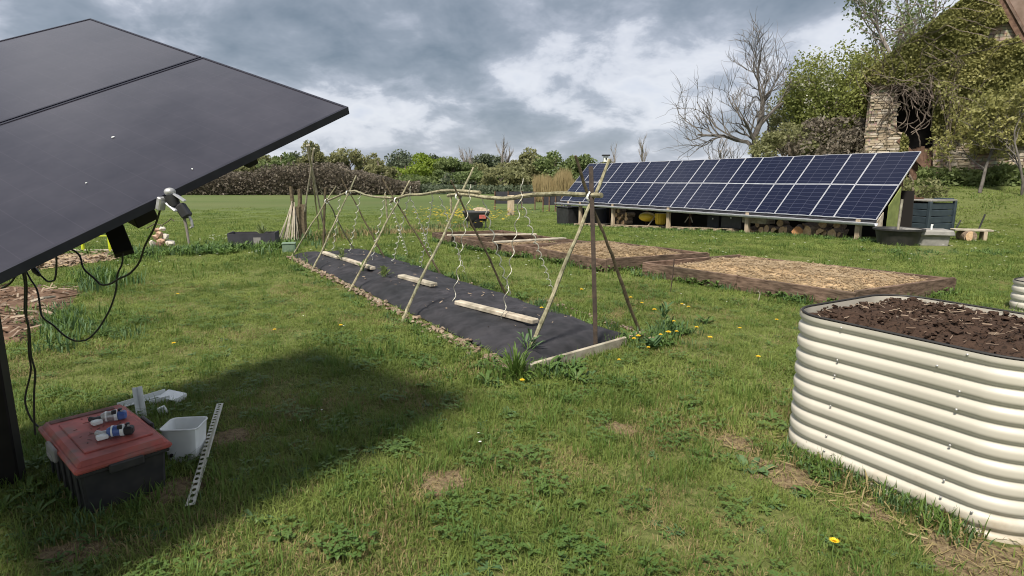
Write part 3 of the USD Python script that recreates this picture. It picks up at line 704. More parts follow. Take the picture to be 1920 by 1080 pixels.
for a in (((1203, 622), (1108, 372), (1079, 292), .019, 6, 'pole_dark'), ((952, 552), (862, 372), (846, 338), .016, 7, 'pole_dark'), ((834, 521), (742, 376), (707, 340), .015, 8, 'pole_dark'), ((728, 491), (655, 362), (640, 338), .016, 9, 'pole_dark'), ((668, 470), (613, 376), (600, 350), .016, 10)): pole(*a)
rp = [(607, 383), (613, 377), (630, 370), (650, 360), (667, 358), (685, 366), (701, 369), (738, 371.5)]
obj('ridge_pole', MB().tube(wob([on_ridge(*q) for q in rp], .02, 11), .019, 7), 'pole_bark', tre, smooth=40)
rp = [(732, 380), (742, 374), (764, 367), (794, 366), (813, 362), (824, 359), (852, 358.6), (878, 361), (900, 363)]
obj('ridge_pole', MB().tube(wob([on_ridge(*q) + [0, 0, .012] for q in rp], .02, 12), .021, 7), 'pole_bark', tre, smooth=40)
rp = [(840, 365), (855, 363), (885, 365), (918, 370), (945, 371.5), (962, 370), (978, 366), (1012, 362), (1057, 361), (1105, 363), (1128, 364)]
obj('ridge_pole', MB().tube(wob([on_ridge(*q) - [0, 0, .012] for q in rp], .02, 13), .024, 7), 'pole_bark', tre, smooth=40)
top = on_ridge(1108, 312); obj('steel_post', MB().tube([nearP - [0, 0, .1], .5 * (nearP + top), top], .028, 4), 'rust_steel', tre)
top = on_ridge(610, 352); obj('steel_post', MB().tube([farP - [0, 0, .1], .5 * (farP + top), top], .026, 4), 'pole_dark', tre, label='dark far end post of the trellis')
for j, q in enumerate(((1108, 368), (860, 368), (744, 376), (653, 362), (613, 377))):
    c = on_ridge(*q); a = np.linspace(0, 6 * np.pi, 40); obj('twine', MB().tube(c + np.c_[.042 * np.cos(a) * rn[0] + .012 * (a - 9) / 9 * rdir[0], .042 * np.cos(a) * rn[1] + .012 * (a - 9) / 9 * rdir[1], .046 * np.sin(a)], .006, 4), 'white_plastic', tre)
# forked upright stems under the ridge
obj('forked_stem', MB().tube(wob([on_ridge(722, 362), on_ridge(726, 410)], .02, 14), (.016), 6), 'pole_bark', tre); obj('forked_stem', MB().tube(wob([on_ridge(845, 366), on_ridge(846, 400)], .02, 15), .015, 6), 'pole_bark', tre)

SPI = 'wavy galvanised spiral plant stake leaning up from the fabric to the trellis ridge'
for i, (b, t) in enumerate((((938, 620), (981, 335)), ((846, 584), (883, 346)), ((1038, 545), (975, 372)), ((958, 556), (905, 374)), ((873, 512), (824, 368)), ((732, 500), (770, 350)), ((815, 492), (768, 368)), ((786, 505), (812, 360)), ((693, 498), (723, 360)), ((652, 483), (676, 360)), ((765, 478), (727, 368)), ((622, 476), (638, 362)))):
    p, q = at(*b), on_ridge(*t); p[2] = -.05; n = 150; s = np.linspace(0, 1, n); l = np.linalg.norm(q - p); ph = s * l / .20 * 2 * np.pi + i * 1.7
    e1 = unit(np.cross(q - p, [0, 1.0, .2])); e2 = unit(np.cross(q - p, e1)); am = (.019 if i in (0, 1) else .021) * np.clip(np.minimum(s, 1 - s) * 12, 0, 1)
    lab = {0: 'bright wavy spiral stake rising beside the middle of the long white board', 1: 'bright wavy spiral stake rising at the far end of the long white board', 2: 'leaning spiral stake nearest the front right of the trellis'}.get(i)
    lone('spiral_stake', MB().tube(p + (q - p) * s[:, None] + e1 * (am * np.cos(ph))[:, None] + e2 * (am * np.sin(ph))[:, None], 0.0052 if i in (0, 1) else 0.0068, 6), 'galvanised' if i in (0, 1) else 'galvanised_pale', lab or SPI, 'plant stake', True, None if lab else 'spiral stakes under the trellis')

# ---------------------------------------------------------------- cream corrugated planter
def planter(name, label, c0, u, v, l, w, r, h, z0, ridges, soil_top, seed, detail=True):
    t = thing(name, label, 'planter', (*(c0 + u * l / 2 + v * w / 2), z0))
    zs = np.linspace(0, h, ridges * 12 + 1); n = 15 if detail else 7; mb = MB(); rows = []
    for z in zs:
        ph = (z / h * ridges + .1) * 2 * np.pi; off = .013 * (1 + math.cos(ph)) / 2 * (1 if z > .004 else 1); off = off * (1 - .55 * ss(h - .02, h, z))
        rows.append(np.c_[rrect(c0, u, v, l, w, r, n, inset=.013 - off), np.full(4 * n, z0 + z)])
        if off != off: pass
    # straight sides follow the same offset
    ctr = c0 + u * l / 2 + v * w / 2
    V = []
    for z, row in zip(zs, rows):
        ph = (z / h * ridges + .1) * 2 * np.pi; off = .017 * (1 - (.5 - .5 * math.cos(ph)) ** 2.6) - .004
        base = rrect(c0, u, v, l, w, r, n)
        nrm = np.array([u * math.cos(t_) + v * math.sin(t_) for st in (180, 270, 0, 90) for t_ in np.radians(np.linspace(st, st + 90, n))])
        V.append(np.c_[base - nrm * (.013 - off), np.full(4 * n, z0 + z)])
    k = 4 * n; V = np.vstack(V); f = []
    J = np.arange(k); J2 = (J + 1) % k
    for i in range(len(zs) - 1):
        a = i * k; f.append(np.c_[a + J, a + J2, a + k + J2]); f.append(np.c_[a + J, a + k + J2, a + k + J])
    # inner skin
    inn = np.vstack([np.c_[rrect(c0, u, v, l, w, r, n, inset=.016) + 0, np.full(k, z0 + zz)] for zz in (h, h - .16)])
    nrm = np.array([u * math.cos(t_) + v * math.sin(t_) for st in (180, 270, 0, 90) for t_ in np.radians(np.linspace(st, st + 90, n))])
    inn[:, :2] = np.vstack([rrect(c0, u, v, l, w, r, n) - nrm * .027] * 2)
    mb.add(V, np.vstack(f)); mb.add(inn, np.vstack([np.c_[J, k + J2, J2], np.c_[J, k + J, k + J2]]))
    obj('corrugated_wall', mb, 'cream_steel', t, smooth=60)
    rim = np.c_[rrect(c0, u, v, l, w, r, n) - nrm * .016, np.full(k, z0 + h + .003)]; rim = np.vstack([rim, rim[:1]])
    obj('rim_trim', MB().tube(rim, .0075, 8, False), 'black_rubber', t, smooth=50)
    poly = Polygon(rrect(c0, u, v, l, w, r, n) - nrm * .040)
    st = .022 if detail else .1; x0, y0, x1, y1 = poly.bounds; X, Y = np.meshgrid(np.arange(x0 - st, x1 + st, st), np.arange(y0 - st, y1 + st, st))
    pts = shapely.points(X, Y); inside = shapely.contains(poly.buffer(.010), pts); d = np.where(shapely.contains(poly, pts), shapely.distance(poly.exterior, pts), 0)
    nz = meshkit.fbm(np.stack([X * 11, Y * 11, 0 * X], -1), 4, seed); lump = meshkit.noise(np.stack([X * 34, Y * 34, 0 * X], -1), seed + 3)
    Z = z0 + soil_top + .05 * np.clip(d / .2, 0, 1) + .055 * (nz - .5) + .02 * (lump - .5)
    idx = np.arange(X.size).reshape(X.shape); q = inside[:-1, :-1] & inside[1:, :-1] & inside[:-1, 1:] & inside[1:, 1:]; a, b, c, e = idx[:-1, :-1][q], idx[:-1, 1:][q], idx[1:, 1:][q], idx[1:, :-1][q]
    obj('soil', (np.c_[X.ravel(), Y.ravel(), Z.ravel()], np.vstack([np.c_[a, b, c], np.c_[a, c, e]])), 'soil', t, smooth=False if not detail else 50)
    if detail:
        zf = lambda x, y: z0 + soil_top + .05 * np.clip(shapely.distance(poly.exterior, shapely.points(x, y)) / .2, 0, 1) + .055 * (meshkit.fbm(np.stack([x * 11, y * 11, 0 * x], -1), 4, seed) - .5) + .016
        s = strands(poly.buffer(-.05), 190, zf, .012, .065, .004, gr); obj('straw_bits', s, 'wood_chip', t, kind='stuff')
        cr = np.random.default_rng(8); mb = MB()
        for _ in range(900):
            while True:
                p = np.array([cr.uniform(x0, x1), cr.uniform(y0, y1)])
                if poly.buffer(-.03).contains(Point(p)): break
            s = .004 + .022 * cr.uniform() ** 3; hh = trimesh.convex.convex_hull(rdirs(9, cr) * s * [1, 1, .75] + [*p, float(zf(p[0], p[1])) - .006]); mb.add(hh.vertices, hh.faces)
        obj('soil_clods', mb, 'soil', t, kind='stuff')
        for px, pts_ in ((1577, ((1577, 615), (1570, 675.5), (1565, 704), (1557, 761), (1549.5, 817), (1545.5, 845))), (1790, ((1814, 665), (1757, 686), (1799, 734), (1793, 768), (1781, 835), (1770, 900.5), (1764, 932.5), (1822, 960)))):
            for q in pts_:
                d = ray(*q); nv3 = np.r_[-v, 0]; tt = ((np.r_[c0 - v * .000, 0] - [0, 0, EYE]) @ nv3) / (d @ nv3); p = np.array([0, 0, EYE]) + tt * d
                m = trimesh.creation.icosphere(1, .006); m.apply_scale([1, 1, 1]); obj('bolt', MB().add(m.vertices * [1, 1, 1] + p, m.faces), 'grey_metal', t, smooth=True)
    return t


planter('corrugated_planter', 'large cream corrugated steel planter full of dark soil in the foreground', PC0, PU, PV, PL, PW, PR, PH, 0.0, 10, .802, 3)
q = at(1868, 582); planter('corrugated_planter', 'second cream corrugated planter cut off by the right edge behind the soil', q[:2] + [.05, 0], PU, PV, 1.6, 1.1, .25, .38, 0.0, 4, .3, 5, False)
lone('dry_litter', MB().add(*strands(Polygon(rrect(PC0 - PU * .1 - PV * .35, PU, PV, 1.6, .5, .1)).difference(plant_poly), 700, lambda x, y: .012 + .02 * gr.uniform(size=len(x)), .03, .10, .004, gr).mesh), 'dry_grass', 'dry dead grass and straw along the foot of the cream planter', 'litter', kind='stuff')

# ---------------------------------------------------------------- wooden raised beds with straw
def raised_bed(label, c, seed, fill=.155, wall=.045, mound=.13, joint=(.5,)):
    L_, N_, R_, B_ = [np.array([p[0], p[1], 0.0]) for p in c]; mid = (L_ + R_) / 2; t = thing('raised_bed', label, 'raised bed', mid)
    zt = [float(gz(p[0], p[1])) for p in (L_, N_, R_, B_)]; H = BED_H
    def board(a, za, b, zb, h0=-.06, dz=0.0):
        a, b = a + [0, 0, za + H / 2 - .03 + dz], b + [0, 0, zb + H / 2 - .03 + dz]; obj('board', plank(a, b, wall, H + .06, .006), 'dark_board', t)
    for i, (a, b) in enumerate(((0, 1), (1, 2), (2, 3), (3, 0))):
        A, B = (L_, N_, R_, B_)[a], (L_, N_, R_, B_)[b]; e = unit(B - A) * wall * (.5 if i % 2 else -.5); A2, B2 = A + e, B - e; dz = (.0, .012, -.008, .005)[i]
        if np.linalg.norm(B - A) > 2.6: m = A2 + (B2 - A2) * .52; zm = float(gz(m[0], m[1])); board(A2, zt[a], m - unit(B - A) * .003, zm, dz=dz); board(m + unit(B - A) * .003, zm, B2, zt[b], dz=dz - .008)
        else: board(A2, zt[a], B2, zt[b], dz=dz)
    for p, z in zip((L_, N_, R_, B_), zt):
        k = p + (mid - p) / np.linalg.norm(mid - p) * .085; obj('corner_post', MB().box(k + [0, 0, z + .08], (.06, .06, .26), frame(N_ - L_)), 'dark_board', t)
    poly = Polygon([p[:2] for p in (L_, N_, R_, B_)]).buffer(-.03); st = .05; x0, y0, x1, y1 = poly.bounds; X, Y = np.meshgrid(np.arange(x0, x1, st), np.arange(y0, y1, st)); pts = shapely.points(X, Y); ins = shapely.contains(poly, pts)
    def zf(x, y):
        d = np.clip(shapely.distance(poly.exterior, shapely.points(x, y)) / .6, 0, 1); return gz(x, y) + fill - .13 + (.12 + mound) * np.sqrt(d) + .09 * (meshkit.fbm(np.stack([x * 2.6, y * 2.6, 0 * x], -1), 5, seed) - .5)
    Z = zf(X, Y); idx = np.arange(X.size).reshape(X.shape); q = ins[:-1, :-1] & ins[1:, :-1] & ins[:-1, 1:] & ins[1:, 1:]; a, b, cc, e = idx[:-1, :-1][q], idx[:-1, 1:][q], idx[1:, 1:][q], idx[1:, :-1][q]
    obj('soil', MB().add([*(p * [1, 1, 0] + [0, 0, z + .07] for p, z in zip((L_, N_, R_, B_), zt))], [(0, 1, 2), (0, 2, 3)]), 'soil', t)
    obj('straw', (np.c_[X.ravel(), Y.ravel(), Z.ravel()], np.vstack([np.c_[a, b, cc], np.c_[a, cc, e]])), 'straw', t, smooth=40)
    r = np.random.default_rng(seed); obj('loose_straw', strands(poly.buffer(-.06), 9000, lambda x, y: zf(x, y) + r.uniform(-.006, .018, len(x)), .05, .17, .007, r, .16), 'straw_strand', t, kind='stuff')


raised_bed('dark wooden raised bed heaped with straw, nearest of the row', bA, 31)
raised_bed('low wooden raised bed of straw behind the front trellis pole', bB, 32, mound=.12)
raised_bed('narrow wooden raised bed with straw behind the spiral stakes', bC, 33, mound=.02)
raised_bed('farthest wooden raised bed, crossed by a pale plank', bD, 34, mound=.0)
a, b = at(838, 441, .27), at(1006, 439, .27); lone('plank', plank(a, b, .16, .03), 'pale_board', 'long pale plank lying across the farthest raised bed', 'plank')
a, b = at(929, 454, .28), at(1058, 446.5, .28); lone('plank', plank(a, b, .18, .03), 'pale_board', 'short pale plank lying across the narrow straw bed', 'plank')
p = at(1257, 548); lone('thin_stake', MB().tube([p, p + [.02, 0, .25], p + [.03, 0, .48]], .008, 5), 'rust_steel', 'thin rusty stake in the grass before the nearest raised bed', 'stake')
p = at(1421, 568); lone('thin_stake', MB().tube([p, p + [.02, 0, .12], p + [-.01, 0, .16]], .006, 5), 'pale_board', 'short pale twig upright in the grass near the raised bed corner', 'twig')

# ---------------------------------------------------------------- tracker panel, left foreground
trk = thing('tracker_panel', 'tilted black solar tracker panel on a dark steel post, left foreground', 'solar panel', at(18, 890))
def tp(a, b, n=0.0): return TP0 - TA * a + TB * b + TN * n
UPN = TN if TN[2] > 0 else -TN
TN = UPN
def slab(p0, eu, ev, lu, lv, th, mb=None):
    mb = mb or MB(); ax = np.array([eu, ev, np.cross(eu, ev)]); c = p0 + eu * lu / 2 + ev * lv / 2; return mb.box(c + np.cross(eu, ev) * (-th / 2 if np.cross(eu, ev)[2] > 0 else th / 2), (lu, lv, th), ax)
def module(b0, parent, gap):
    eu, ev = -TA, TB; b0 += gap / 2; w = TW - gap; fr = MB(); f = .012; th = .036
    for (s0, s1, lu, lv) in ((0, 0, TL, f), (0, w - f, TL, f), (0, f, f, w - 2 * f), (TL - f, f, f, w - 2 * f)):
        c = tp(s0 + lu / 2, b0 + s1 + lv / 2, -th / 2); fr.box(c, (lu, lv, th), np.array([eu, ev, np.cross(eu, ev)]))
    # back sheet lip
    pn = f'panel'
    g = MB(); n0 = -.003; v = np.array([tp(f, b0 + f, n0), tp(TL - f, b0 + f, n0), tp(TL - f, b0 + w - f, n0), tp(f, b0 + w - f, n0), tp(f, b0 + f, n0 - .006), tp(TL - f, b0 + f, n0 - .006), tp(TL - f, b0 + w - f, n0 - .006), tp(f, b0 + w - f, n0 - .006)])
    uv = np.array([(0, 0), (TL, 0), (TL, w), (0, w)] * 2); fc = np.array([(0, 1, 2), (0, 2, 3), (4, 6, 5), (4, 7, 6)])
    if np.cross(v[1] - v[0], v[2] - v[0]) @ TN < 0: fc = fc[:, ::-1]
    P_ = obj('panel', (v, fc), 'cells_black', parent, uv=uv)
    obj('frame', fr, 'frame_black', P_)
    for sb in (.3, .7):
        c = tp(TL * .5, b0 + w * sb, -.05); 
module(0.0, trk, .014); module(TW, trk, .014)
axm = np.array([-TA, TB, np.cross(-TA, TB)])
for k, s in enumerate((.55, 1.72)): obj('rail', MB().box(tp(s, TW, -.062), (.05, 2 * TW - .1, .045), axm), 'black_steel', trk)
# the square arm end that shows under the lower edge
a0 = atd(205, 405, 2.62); a1 = atd(232, 472, 2.62); da = unit(a1 - a0); obj('bracket', MB().box((a0 + a1) / 2 - da * .06, (np.linalg.norm(a1 - a0) + .14, .075, .075), frame(a1 - a0, ray(220, 440)), bev=.003), 'black_steel', trk)
pb = at(17, 905); phi = tp(.99, 1.60, -.1); ptop = np.array([pb[0], pb[1], 1.93])
obj('post', MB().box((pb + ptop) / 2 - [0, 0, .1], (.125, .125, ptop[2] + .2), frame((.9, .45, 0)), bev=.008), 'black_steel', trk)
obj('cross_arm', MB().box(tp(1.0, TW, -.14), (.09, 1.9, .09), axm, bev=.004), 'black_steel', trk)
obj('pivot_head', MB().box((ptop + tp(.98, 1.5, -.14)) / 2, (.2, .2, .18), frame((.9, .45, 0)), bev=.02), 'black_steel', trk)
# light sensor clamped on the lower edge
c = atd(320, 364, 2.20); sx = unit(TA * [1, 1, 1]); sen = obj('sensor_bracket', MB().box(c + [.005, 0, -.045], (.065, .04, .008), frame((.8, -.3, -.55)), bev=.003).box(c + [.035, -.005, -.012], (.042, .035, .005), frame((.75, .2, -.62))), 'white_metal', trk)
m = trimesh.creation.icosphere(2, .020); obj('sensor_dome', MB().add(m.vertices * [1, 1, .8] + c + [-.002, 0, .008], m.faces), 'grey_metal', sen, smooth=True)
obj('sensor_body', MB().tube([c + [.0, 0, -.005], c + [.012, 0, -.045]], (.025, .02), 10), 'black_plastic', sen, smooth=40)
obj('sensor_motor', MB().box(c + [.042, .0, -.062], (.055, .034, .034), frame((.5, 0, -.85)), bev=.006), 'black_plastic', sen)
obj('hanging_tube', MB().tube([c + [.040, 0, -.075], c + [.047, 0, -.13], c + [.050, 0, -.185]], (.006, .005, .004), 7), 'bark_grey', sen); obj('hook', MB().tube([c + [.055, 0, -.07], c + [.068, 0, -.10], c + [.070, 0, -.122], c + [.062, 0, -.126]], .005, 6), 'grey_metal', sen)
obj('dome_clip', MB().box(c + [-.034, -.01, -.035], (.022, .03, .05), frame((.8, -.3, -.3)), bev=.004), 'grey_metal', sen)


def cable(pts, d0, d1, r=.0046):
    pts = np.array(pts, float); s = np.r_[0, np.cumsum(np.hypot(*np.diff(pts, axis=0).T))]; k = 40; t = np.linspace(0, s[-1], k)
    from scipy.interpolate import PchipInterpolator as PI_
    x, y = PI_(s, pts[:, 0])(t), PI_(s, pts[:, 1])(t); d = np.linspace(d0, d1, k); obj('cable', MB().tube([atd(a, b, e) for a, b, e in zip(x, y, d)], r, 6), 'cable_black', trk, smooth=40)
cable([(305, 372), (299, 398), (290, 425), (270, 465), (262, 490), (240, 515), (222, 523), (205, 533), (192, 535), (178, 523), (155, 500), (150, 480), (135, 468), (112, 462)], 2.23, 2.62, .0042)
cable([(230, 468), (230, 490), (220, 515), (218, 540), (208, 575), (192, 605), (180, 622), (160, 638), (145, 640), (125, 632), (100, 610), (78, 592), (73, 560), (70, 545), (55, 520), (45, 498)], 2.6, 2.7, .004)
cable([(102, 462), (106, 495), (102, 525), (92, 528), (78, 518), (65, 505), (50, 490)], 2.62, 2.68, .0042)
obj('cable_plug', MB().tube([atd(60, 500, 2.66), atd(66, 508, 2.66), atd(74, 516, 2.65)], (.008, .013, .008), 8), 'black_plastic', trk, smooth=40)
cable([(36, 498), (30, 515), (20, 530), (4, 540)], 2.7, 2.75)
cable([(39, 498), (47, 540), (46, 580), (53, 610), (54, 660), (58, 690), (47, 750), (58, 785), (72, 800)], 2.7, 2.95)
cable([(44, 498), (50, 540), (49, 590), (55, 620), (58, 665), (66, 700), (64, 740), (64, 780), (66, 815)], 2.69, 2.95)
g_ = np.random.default_rng(12)
for q in ((212, 257), (161, 343), (360, 317)):
    d = ray(*q); t = ((TP0 - [0, 0, EYE]) @ TN) / (d @ TN); c = np.array([0, 0, EYE]) + d * t; s = g_.normal(0, .0028, (9, 2)); hull = trimesh.convex.convex_hull(np.array([c + TA * a * 1.4 + TB * b + TN * e for a, b in s for e in (.0, .0012)])); obj('dropping', (hull.vertices, hull.faces), 'white_plastic', trk)

# ---------------------------------------------------------------- crate and litter under the tracker
cr = thing('storage_crate', 'black storage crate with a grubby red lid beside the steel post', 'crate', (*RC, 0)); axc = np.array([[*RB, 0], [*-RA, 0], [0, 0, 1]]); c3 = np.array([*RC, 0.0])
if np.linalg.det(axc) < 0: axc[1] *= -1
def lp(a, b, z): return c3 + np.r_[RA, 0] * a + np.r_[RB, 0] * b + [0, 0, z]
obj('body', MB().box(lp(0, 0, .115), (RL - .06, RWd - .05, .25), axc, taper=.93, bev=.012), 'crate_black', cr)
for sx in (-1, 1):
    for k in range(5): obj('rib', MB().box(lp(sx * (RWd / 2 - .024), (k - 2) * .135, .12), (.018, .012, .20), axc, bev=.004), 'crate_black', cr)
obj('lip', MB().box(lp(0, 0, .222), (RL - .03, RWd - .02, .022), axc, bev=.006), 'crate_black', cr)
lid = obj('lid', MB().box(lp(0, 0, .248), (RL, RWd, .03), axc, bev=.01).box(lp(0, 0, .270), (RL - .045, RWd - .045, .034), axc, taper=1.03, bev=.012), 'red_lid', cr)
obj('lid_panel', MB().box(lp(.01, -.015, .290), (RL - .25, RWd - .12, .010), axc, bev=.004), 'red_lid', lid)
obj('lid_rib', MB().box(lp(-.015, .305, .2885), (.045, RWd - .12, .008), axc, bev=.003), 'lid_dirt', lid)
for s in (-1, 1): obj('clamp', MB().box(lp(s * (RWd / 2 + .008), 0.02, .235), (.16, .02, .07), axc, bev=.006).box(lp(s * (RWd / 2 + .016), 0.02, .215), (.10, .014, .03), axc, bev=.004), 'grey_plastic' if s < 0 else 'crate_black', cr)
for s in (-1, 1): obj('handle', MB().box(lp(0, s * (RL / 2 + .004), .222), (.02, .15, .045), axc, bev=.006), 'crate_black', cr)
dirt = MB(); dr = np.random.default_rng(4)
for _ in range(26):
    a, b = dr.uniform(-.12, .10), dr.uniform(-.22, .24); th = dr.uniform(0, 3); l = dr.uniform(.006, .03); dirt.box(lp(a, b, .2962), (l, dr.uniform(.002, .006), .0016), frame((math.cos(th), math.sin(th), 0)))
obj('grime', dirt, 'lid_dirt', lid, kind='stuff')


def gadget(label, c, rz, kind):
    t = thing('valve_fitting', label, 'pump part', c); c = np.asarray(c, float); R = frame((math.cos(rz), math.sin(rz), 0))
    w = lambda x, y, z: c + R.T @ np.array([x, y, z])
    obj('motor', MB().tube([w(-.03, 0, .028), w(-.01, 0, .03), w(.03, 0, .03)], (.02, .028, .026), 12), 'blue_plastic' if kind else 'grey_metal', t, smooth=40)
    obj('collar', MB().tube([w(.028, 0, .03), w(.042, 0, .03)], .031, 12).tube([w(-.012, 0, .03), w(-.004, 0, .03)], .0295, 12), 'white_plastic', t, smooth=40)
    obj('body', MB().box(w(.062, .004, .024), (.045, .045, .042), R, bev=.008), 'black_plastic' if kind else 'blue_plastic', t)
    obj('nozzle', MB().tube([w(-.03, 0, .026), w(-.06, .012, .02), w(-.085, .03, .018)], (.014, .012, .015), 9), 'grey_metal' if kind else 'black_plastic', t, smooth=40)
    obj('flange', MB().box(w(-.05, -.022, .014), (.05, .035, .024), frame(R[0] + .5 * R[1]), bev=.005), 'white_plastic', t)
    obj('terminal', MB().box(w(.03, -.02, .055), (.022, .018, .022), R, bev=.003), 'black_plastic', t); obj('terminal', MB().box(w(.055, .02, .05), (.018, .02, .016), R, bev=.003), 'black_plastic', t)
    obj('screw', MB().tube([w(.062, .004, .04), w(.062, .004, .052)], .006, 8), 'grey_metal', t)


def lidat(px, py): p = ray(px, py); t = (.296 - EYE) / p[2]; return np.array([0, 0, EYE]) + p * t
gadget('grey and blue pump part with a dark nozzle, farther one on the red lid', lidat(204, 790), .5, 0)
gadget('blue and white pump part with silver fittings, nearer one on the red lid', lidat(216, 818), .35, 1)

# square white bucket
bk = thing('white_bucket', 'small square white plastic bucket beside the red lidded crate', 'bucket', at(352, 862)); b0 = at(352, 856); ab = frame((1, .12, 0)); mb = MB()
def ring(hw, z): return np.array([b0 + ab.T @ np.array([hw * math.copysign(min(abs(math.cos(t)) * 1.28, 1), math.cos(t)), hw * .9 * math.copysign(min(abs(math.sin(t)) * 1.28, 1), math.sin(t)), z]) for t in np.linspace(0, 2 * np.pi, 33)[:-1]])
lay = [ring(.080, .0), ring(.100, .205), ring(.096, .205), ring(.076, .01)]; V = np.vstack(lay + [(b0 + [0, 0, .01])[None]]); f = []
for i in range(3):
    for j in range(32): q, w = i * 32 + j, i * 32 + (j + 1) % 32; f += [(q, w, w + 32), (q, w + 32, q + 32)]
f += [(96 + j, 96 + (j + 1) % 32, 128) for j in range(32)]
obj('tub', (V, np.array(f)), 'white_plastic', bk, smooth=35)
rm = ring(.102, .204); obj('rim', MB().tube(np.vstack([rm, rm[:1]]), .005, 6, False), 'white_plastic', bk, smooth=40)
for s in ((-.05, .05), (.03, .035)): p = b0 + ab.T @ np.array([s[0], -.082, s[1]]); obj('drain_hole', MB().tube([p + [0, .004, 0], p - [0, .006, 0]], .010, 8), 'dark_void', bk)
# white trim offcuts
def lstrip(mb, p, q, w, up): p, q = np.asarray(p), np.asarray(q); ax = frame(q - p, up); l = np.linalg.norm(q - p); c = (p + q) / 2; mb.box(c, (l, w, .006), ax); mb.box(c + ax[1] * (w / 2 - .003) + ax[2] * .018, (l, .006, .03), ax); return mb
p = at(270, 783); obj_ = lone('white_trim', lstrip(MB(), p + [0, 0, 0], at(262, 783) + [-.02, .06, .20], .05, (-.3, -1, .2)), 'white_plastic', 'white plastic trim standing upright behind the red lid', 'plastic trim')
lone('white_trim', lstrip(MB(), at(222, 765, .03), at(312, 738, .05), .035, (0, 0, 1)), 'white_plastic', 'long thin white trim lying in the grass behind the crate', 'plastic trim')
mb = MB(); mb.box(at(322, 741, .05), (.15, .11, .008), frame((.9, -.2, -.1), (.1, -.2, 1)), bev=.002).box(at(300, 752, .03), (.13, .008, .05), frame((.8, .5, .1))).box(at(340, 747, .035), (.008, .10, .04), frame((.9, -.2, -.1)))
lone('white_bracket', mb, 'white_plastic', 'broken white plastic bracket on the grass behind the bucket', 'plastic bracket')
lone('white_offcut', MB().box(at(305, 770, .03), (.05, .03, .06), frame((.8, .3, .3)), bev=.004), 'white_plastic', 'small white offcut on the grass between crate and bracket', 'offcut')
# slotted metal strip
a, b = at(413, 760, .055), at(357, 952, .02); l = np.linalg.norm(b - a); w = .042; shp = sbox(-l / 2, -w / 2, l / 2, w / 2)
for k in range(int(l / .05)):
    xx = -l / 2 + .03 + k * .05
    shp = shp.difference(shapely.affinity.scale(Point(xx, 0).buffer(.012, 4), 1.2, .85) if k % 2 else sbox(xx - .013, -.010, xx + .013, .010))
m = trimesh.creation.extrude_polygon(shp, .003, engine='earcut'); ax = frame(b - a); v = m.vertices.copy(); v[:, 2] += .05 * np.sin((v[:, 0] / l + .5) * np.pi) * .6 + .012
mb = MB().add(v @ ax + (a + b) / 2, m.faces); e = MB().box((0, w / 2, -.012), (l, .003, .03)); v2 = e.mesh[0]; v2 = v2.copy(); v2[:, 2] += .012 + .0 * v2[:, 0]; lone('slotted_strip', mb, 'galvanised', 'long perforated galvanised metal strip lying in the grass right of the bucket', 'metal strip')

# ---------------------------------------------------------------- long solar array with wood store
arr = thing('solar_array', 'long blue solar panel array on wooden posts over a firewood store', 'solar array', ac(ALEN / 2, 0))
nA = np.cross(AUP, AE); nA = nA if nA[2] > 0 else -nA
WID, NAR = 1.185, .735; ts = [0.0]
while ts[-1] < ALEN - .5: ts.append(ts[-1] + (WID if len(ts) % 2 else NAR))
def apt(t, s, n=0.0): return A0 + AE * t + AUP * s + nA * n
axA = np.array([AE, AUP, np.cross(AE, AUP)])
for r_, (s0, s1) in enumerate(((0.0, ASL / 2 - .008), (ASL / 2 + .008, ASL))):
    for i in range(len(ts) - 1):
        t0, t1 = ts[i] + .006, ts[i + 1] - .006; h = s1 - s0; f = .012; jit = np.random.default_rng(900 + 40 * r_ + i).normal(0, .0035, 4); v = np.array([apt(a, b, n + jit[q_ % 4] - (0 if False else .0)) for n in (0, -.006) for q_, (a, b) in enumerate(((t0 + f, s0 + f), (t1 - f, s0 + f), (t1 - f, s1 - f), (t0 + f, s1 - f)))]) if True else np.array([apt(a, b, n) for n in (0, -.006) for a, b in ((t0 + f, s0 + f), (t1 - f, s0 + f), (t1 - f, s1 - f), (t0 + f, s1 - f))])
        k = 3 if i % 2 == 0 else 2; W_ = t1 - t0 - 2 * f; uv = np.array([(0.0, .0), (k * .40, 0), (k * .40, h - 2 * f), (0, h - 2 * f)] * 2) + [0.0, .04]
        fc = np.array([(0, 1, 2), (0, 2, 3), (4, 6, 5), (4, 7, 6)])
        if np.cross(v[1] - v[0], v[2] - v[0]) @ nA < 0: fc = fc[:, ::-1]
        P_ = obj('panel', (v, fc), 'cells_blue', arr, uv=uv); fr = MB()
        for (a, b, la, lb) in ((t0, s0, t1 - t0, f), (t0, s1 - f, t1 - t0, f), (t0, s0 + f, f, h - 2 * f), (t1 - f, s0 + f, f, h - 2 * f)): fr.box(apt(a + la / 2, b + lb / 2, -.013), (la, lb, .034), axA)
        obj('frame', fr, 'white_metal', P_)
gA, gB = A0 - AE * .06 - AN * .085 - [0, 0, .09], A0 + AE * (ALEN + .3) - AN * .085 - [0, 0, .11]
gut = MB(); th = np.linspace(np.pi, 2 * np.pi, 9); V = []; gx_ = unit(gB - gA)
for p in (gA, gB):
    for rr in (.08, .073): V += [p + AN * rr * math.cos(t) + np.array([0, 0, rr * math.sin(t)]) for t in th]
f = []
for j in range(8): f += [(j, j + 1, j + 19), (j, j + 19, j + 18), (j + 9, j + 28, j + 10), (j + 9, j + 27, j + 28)]
for k0 in (0, 18):
    for j in range(8): f += [(k0 + j, k0 + j + 9, k0 + j + 10), (k0 + j, k0 + j + 10, k0 + j + 1)]
f += [(0, 18, 27), (0, 27, 9), (8, 17, 35), (8, 35, 26)]
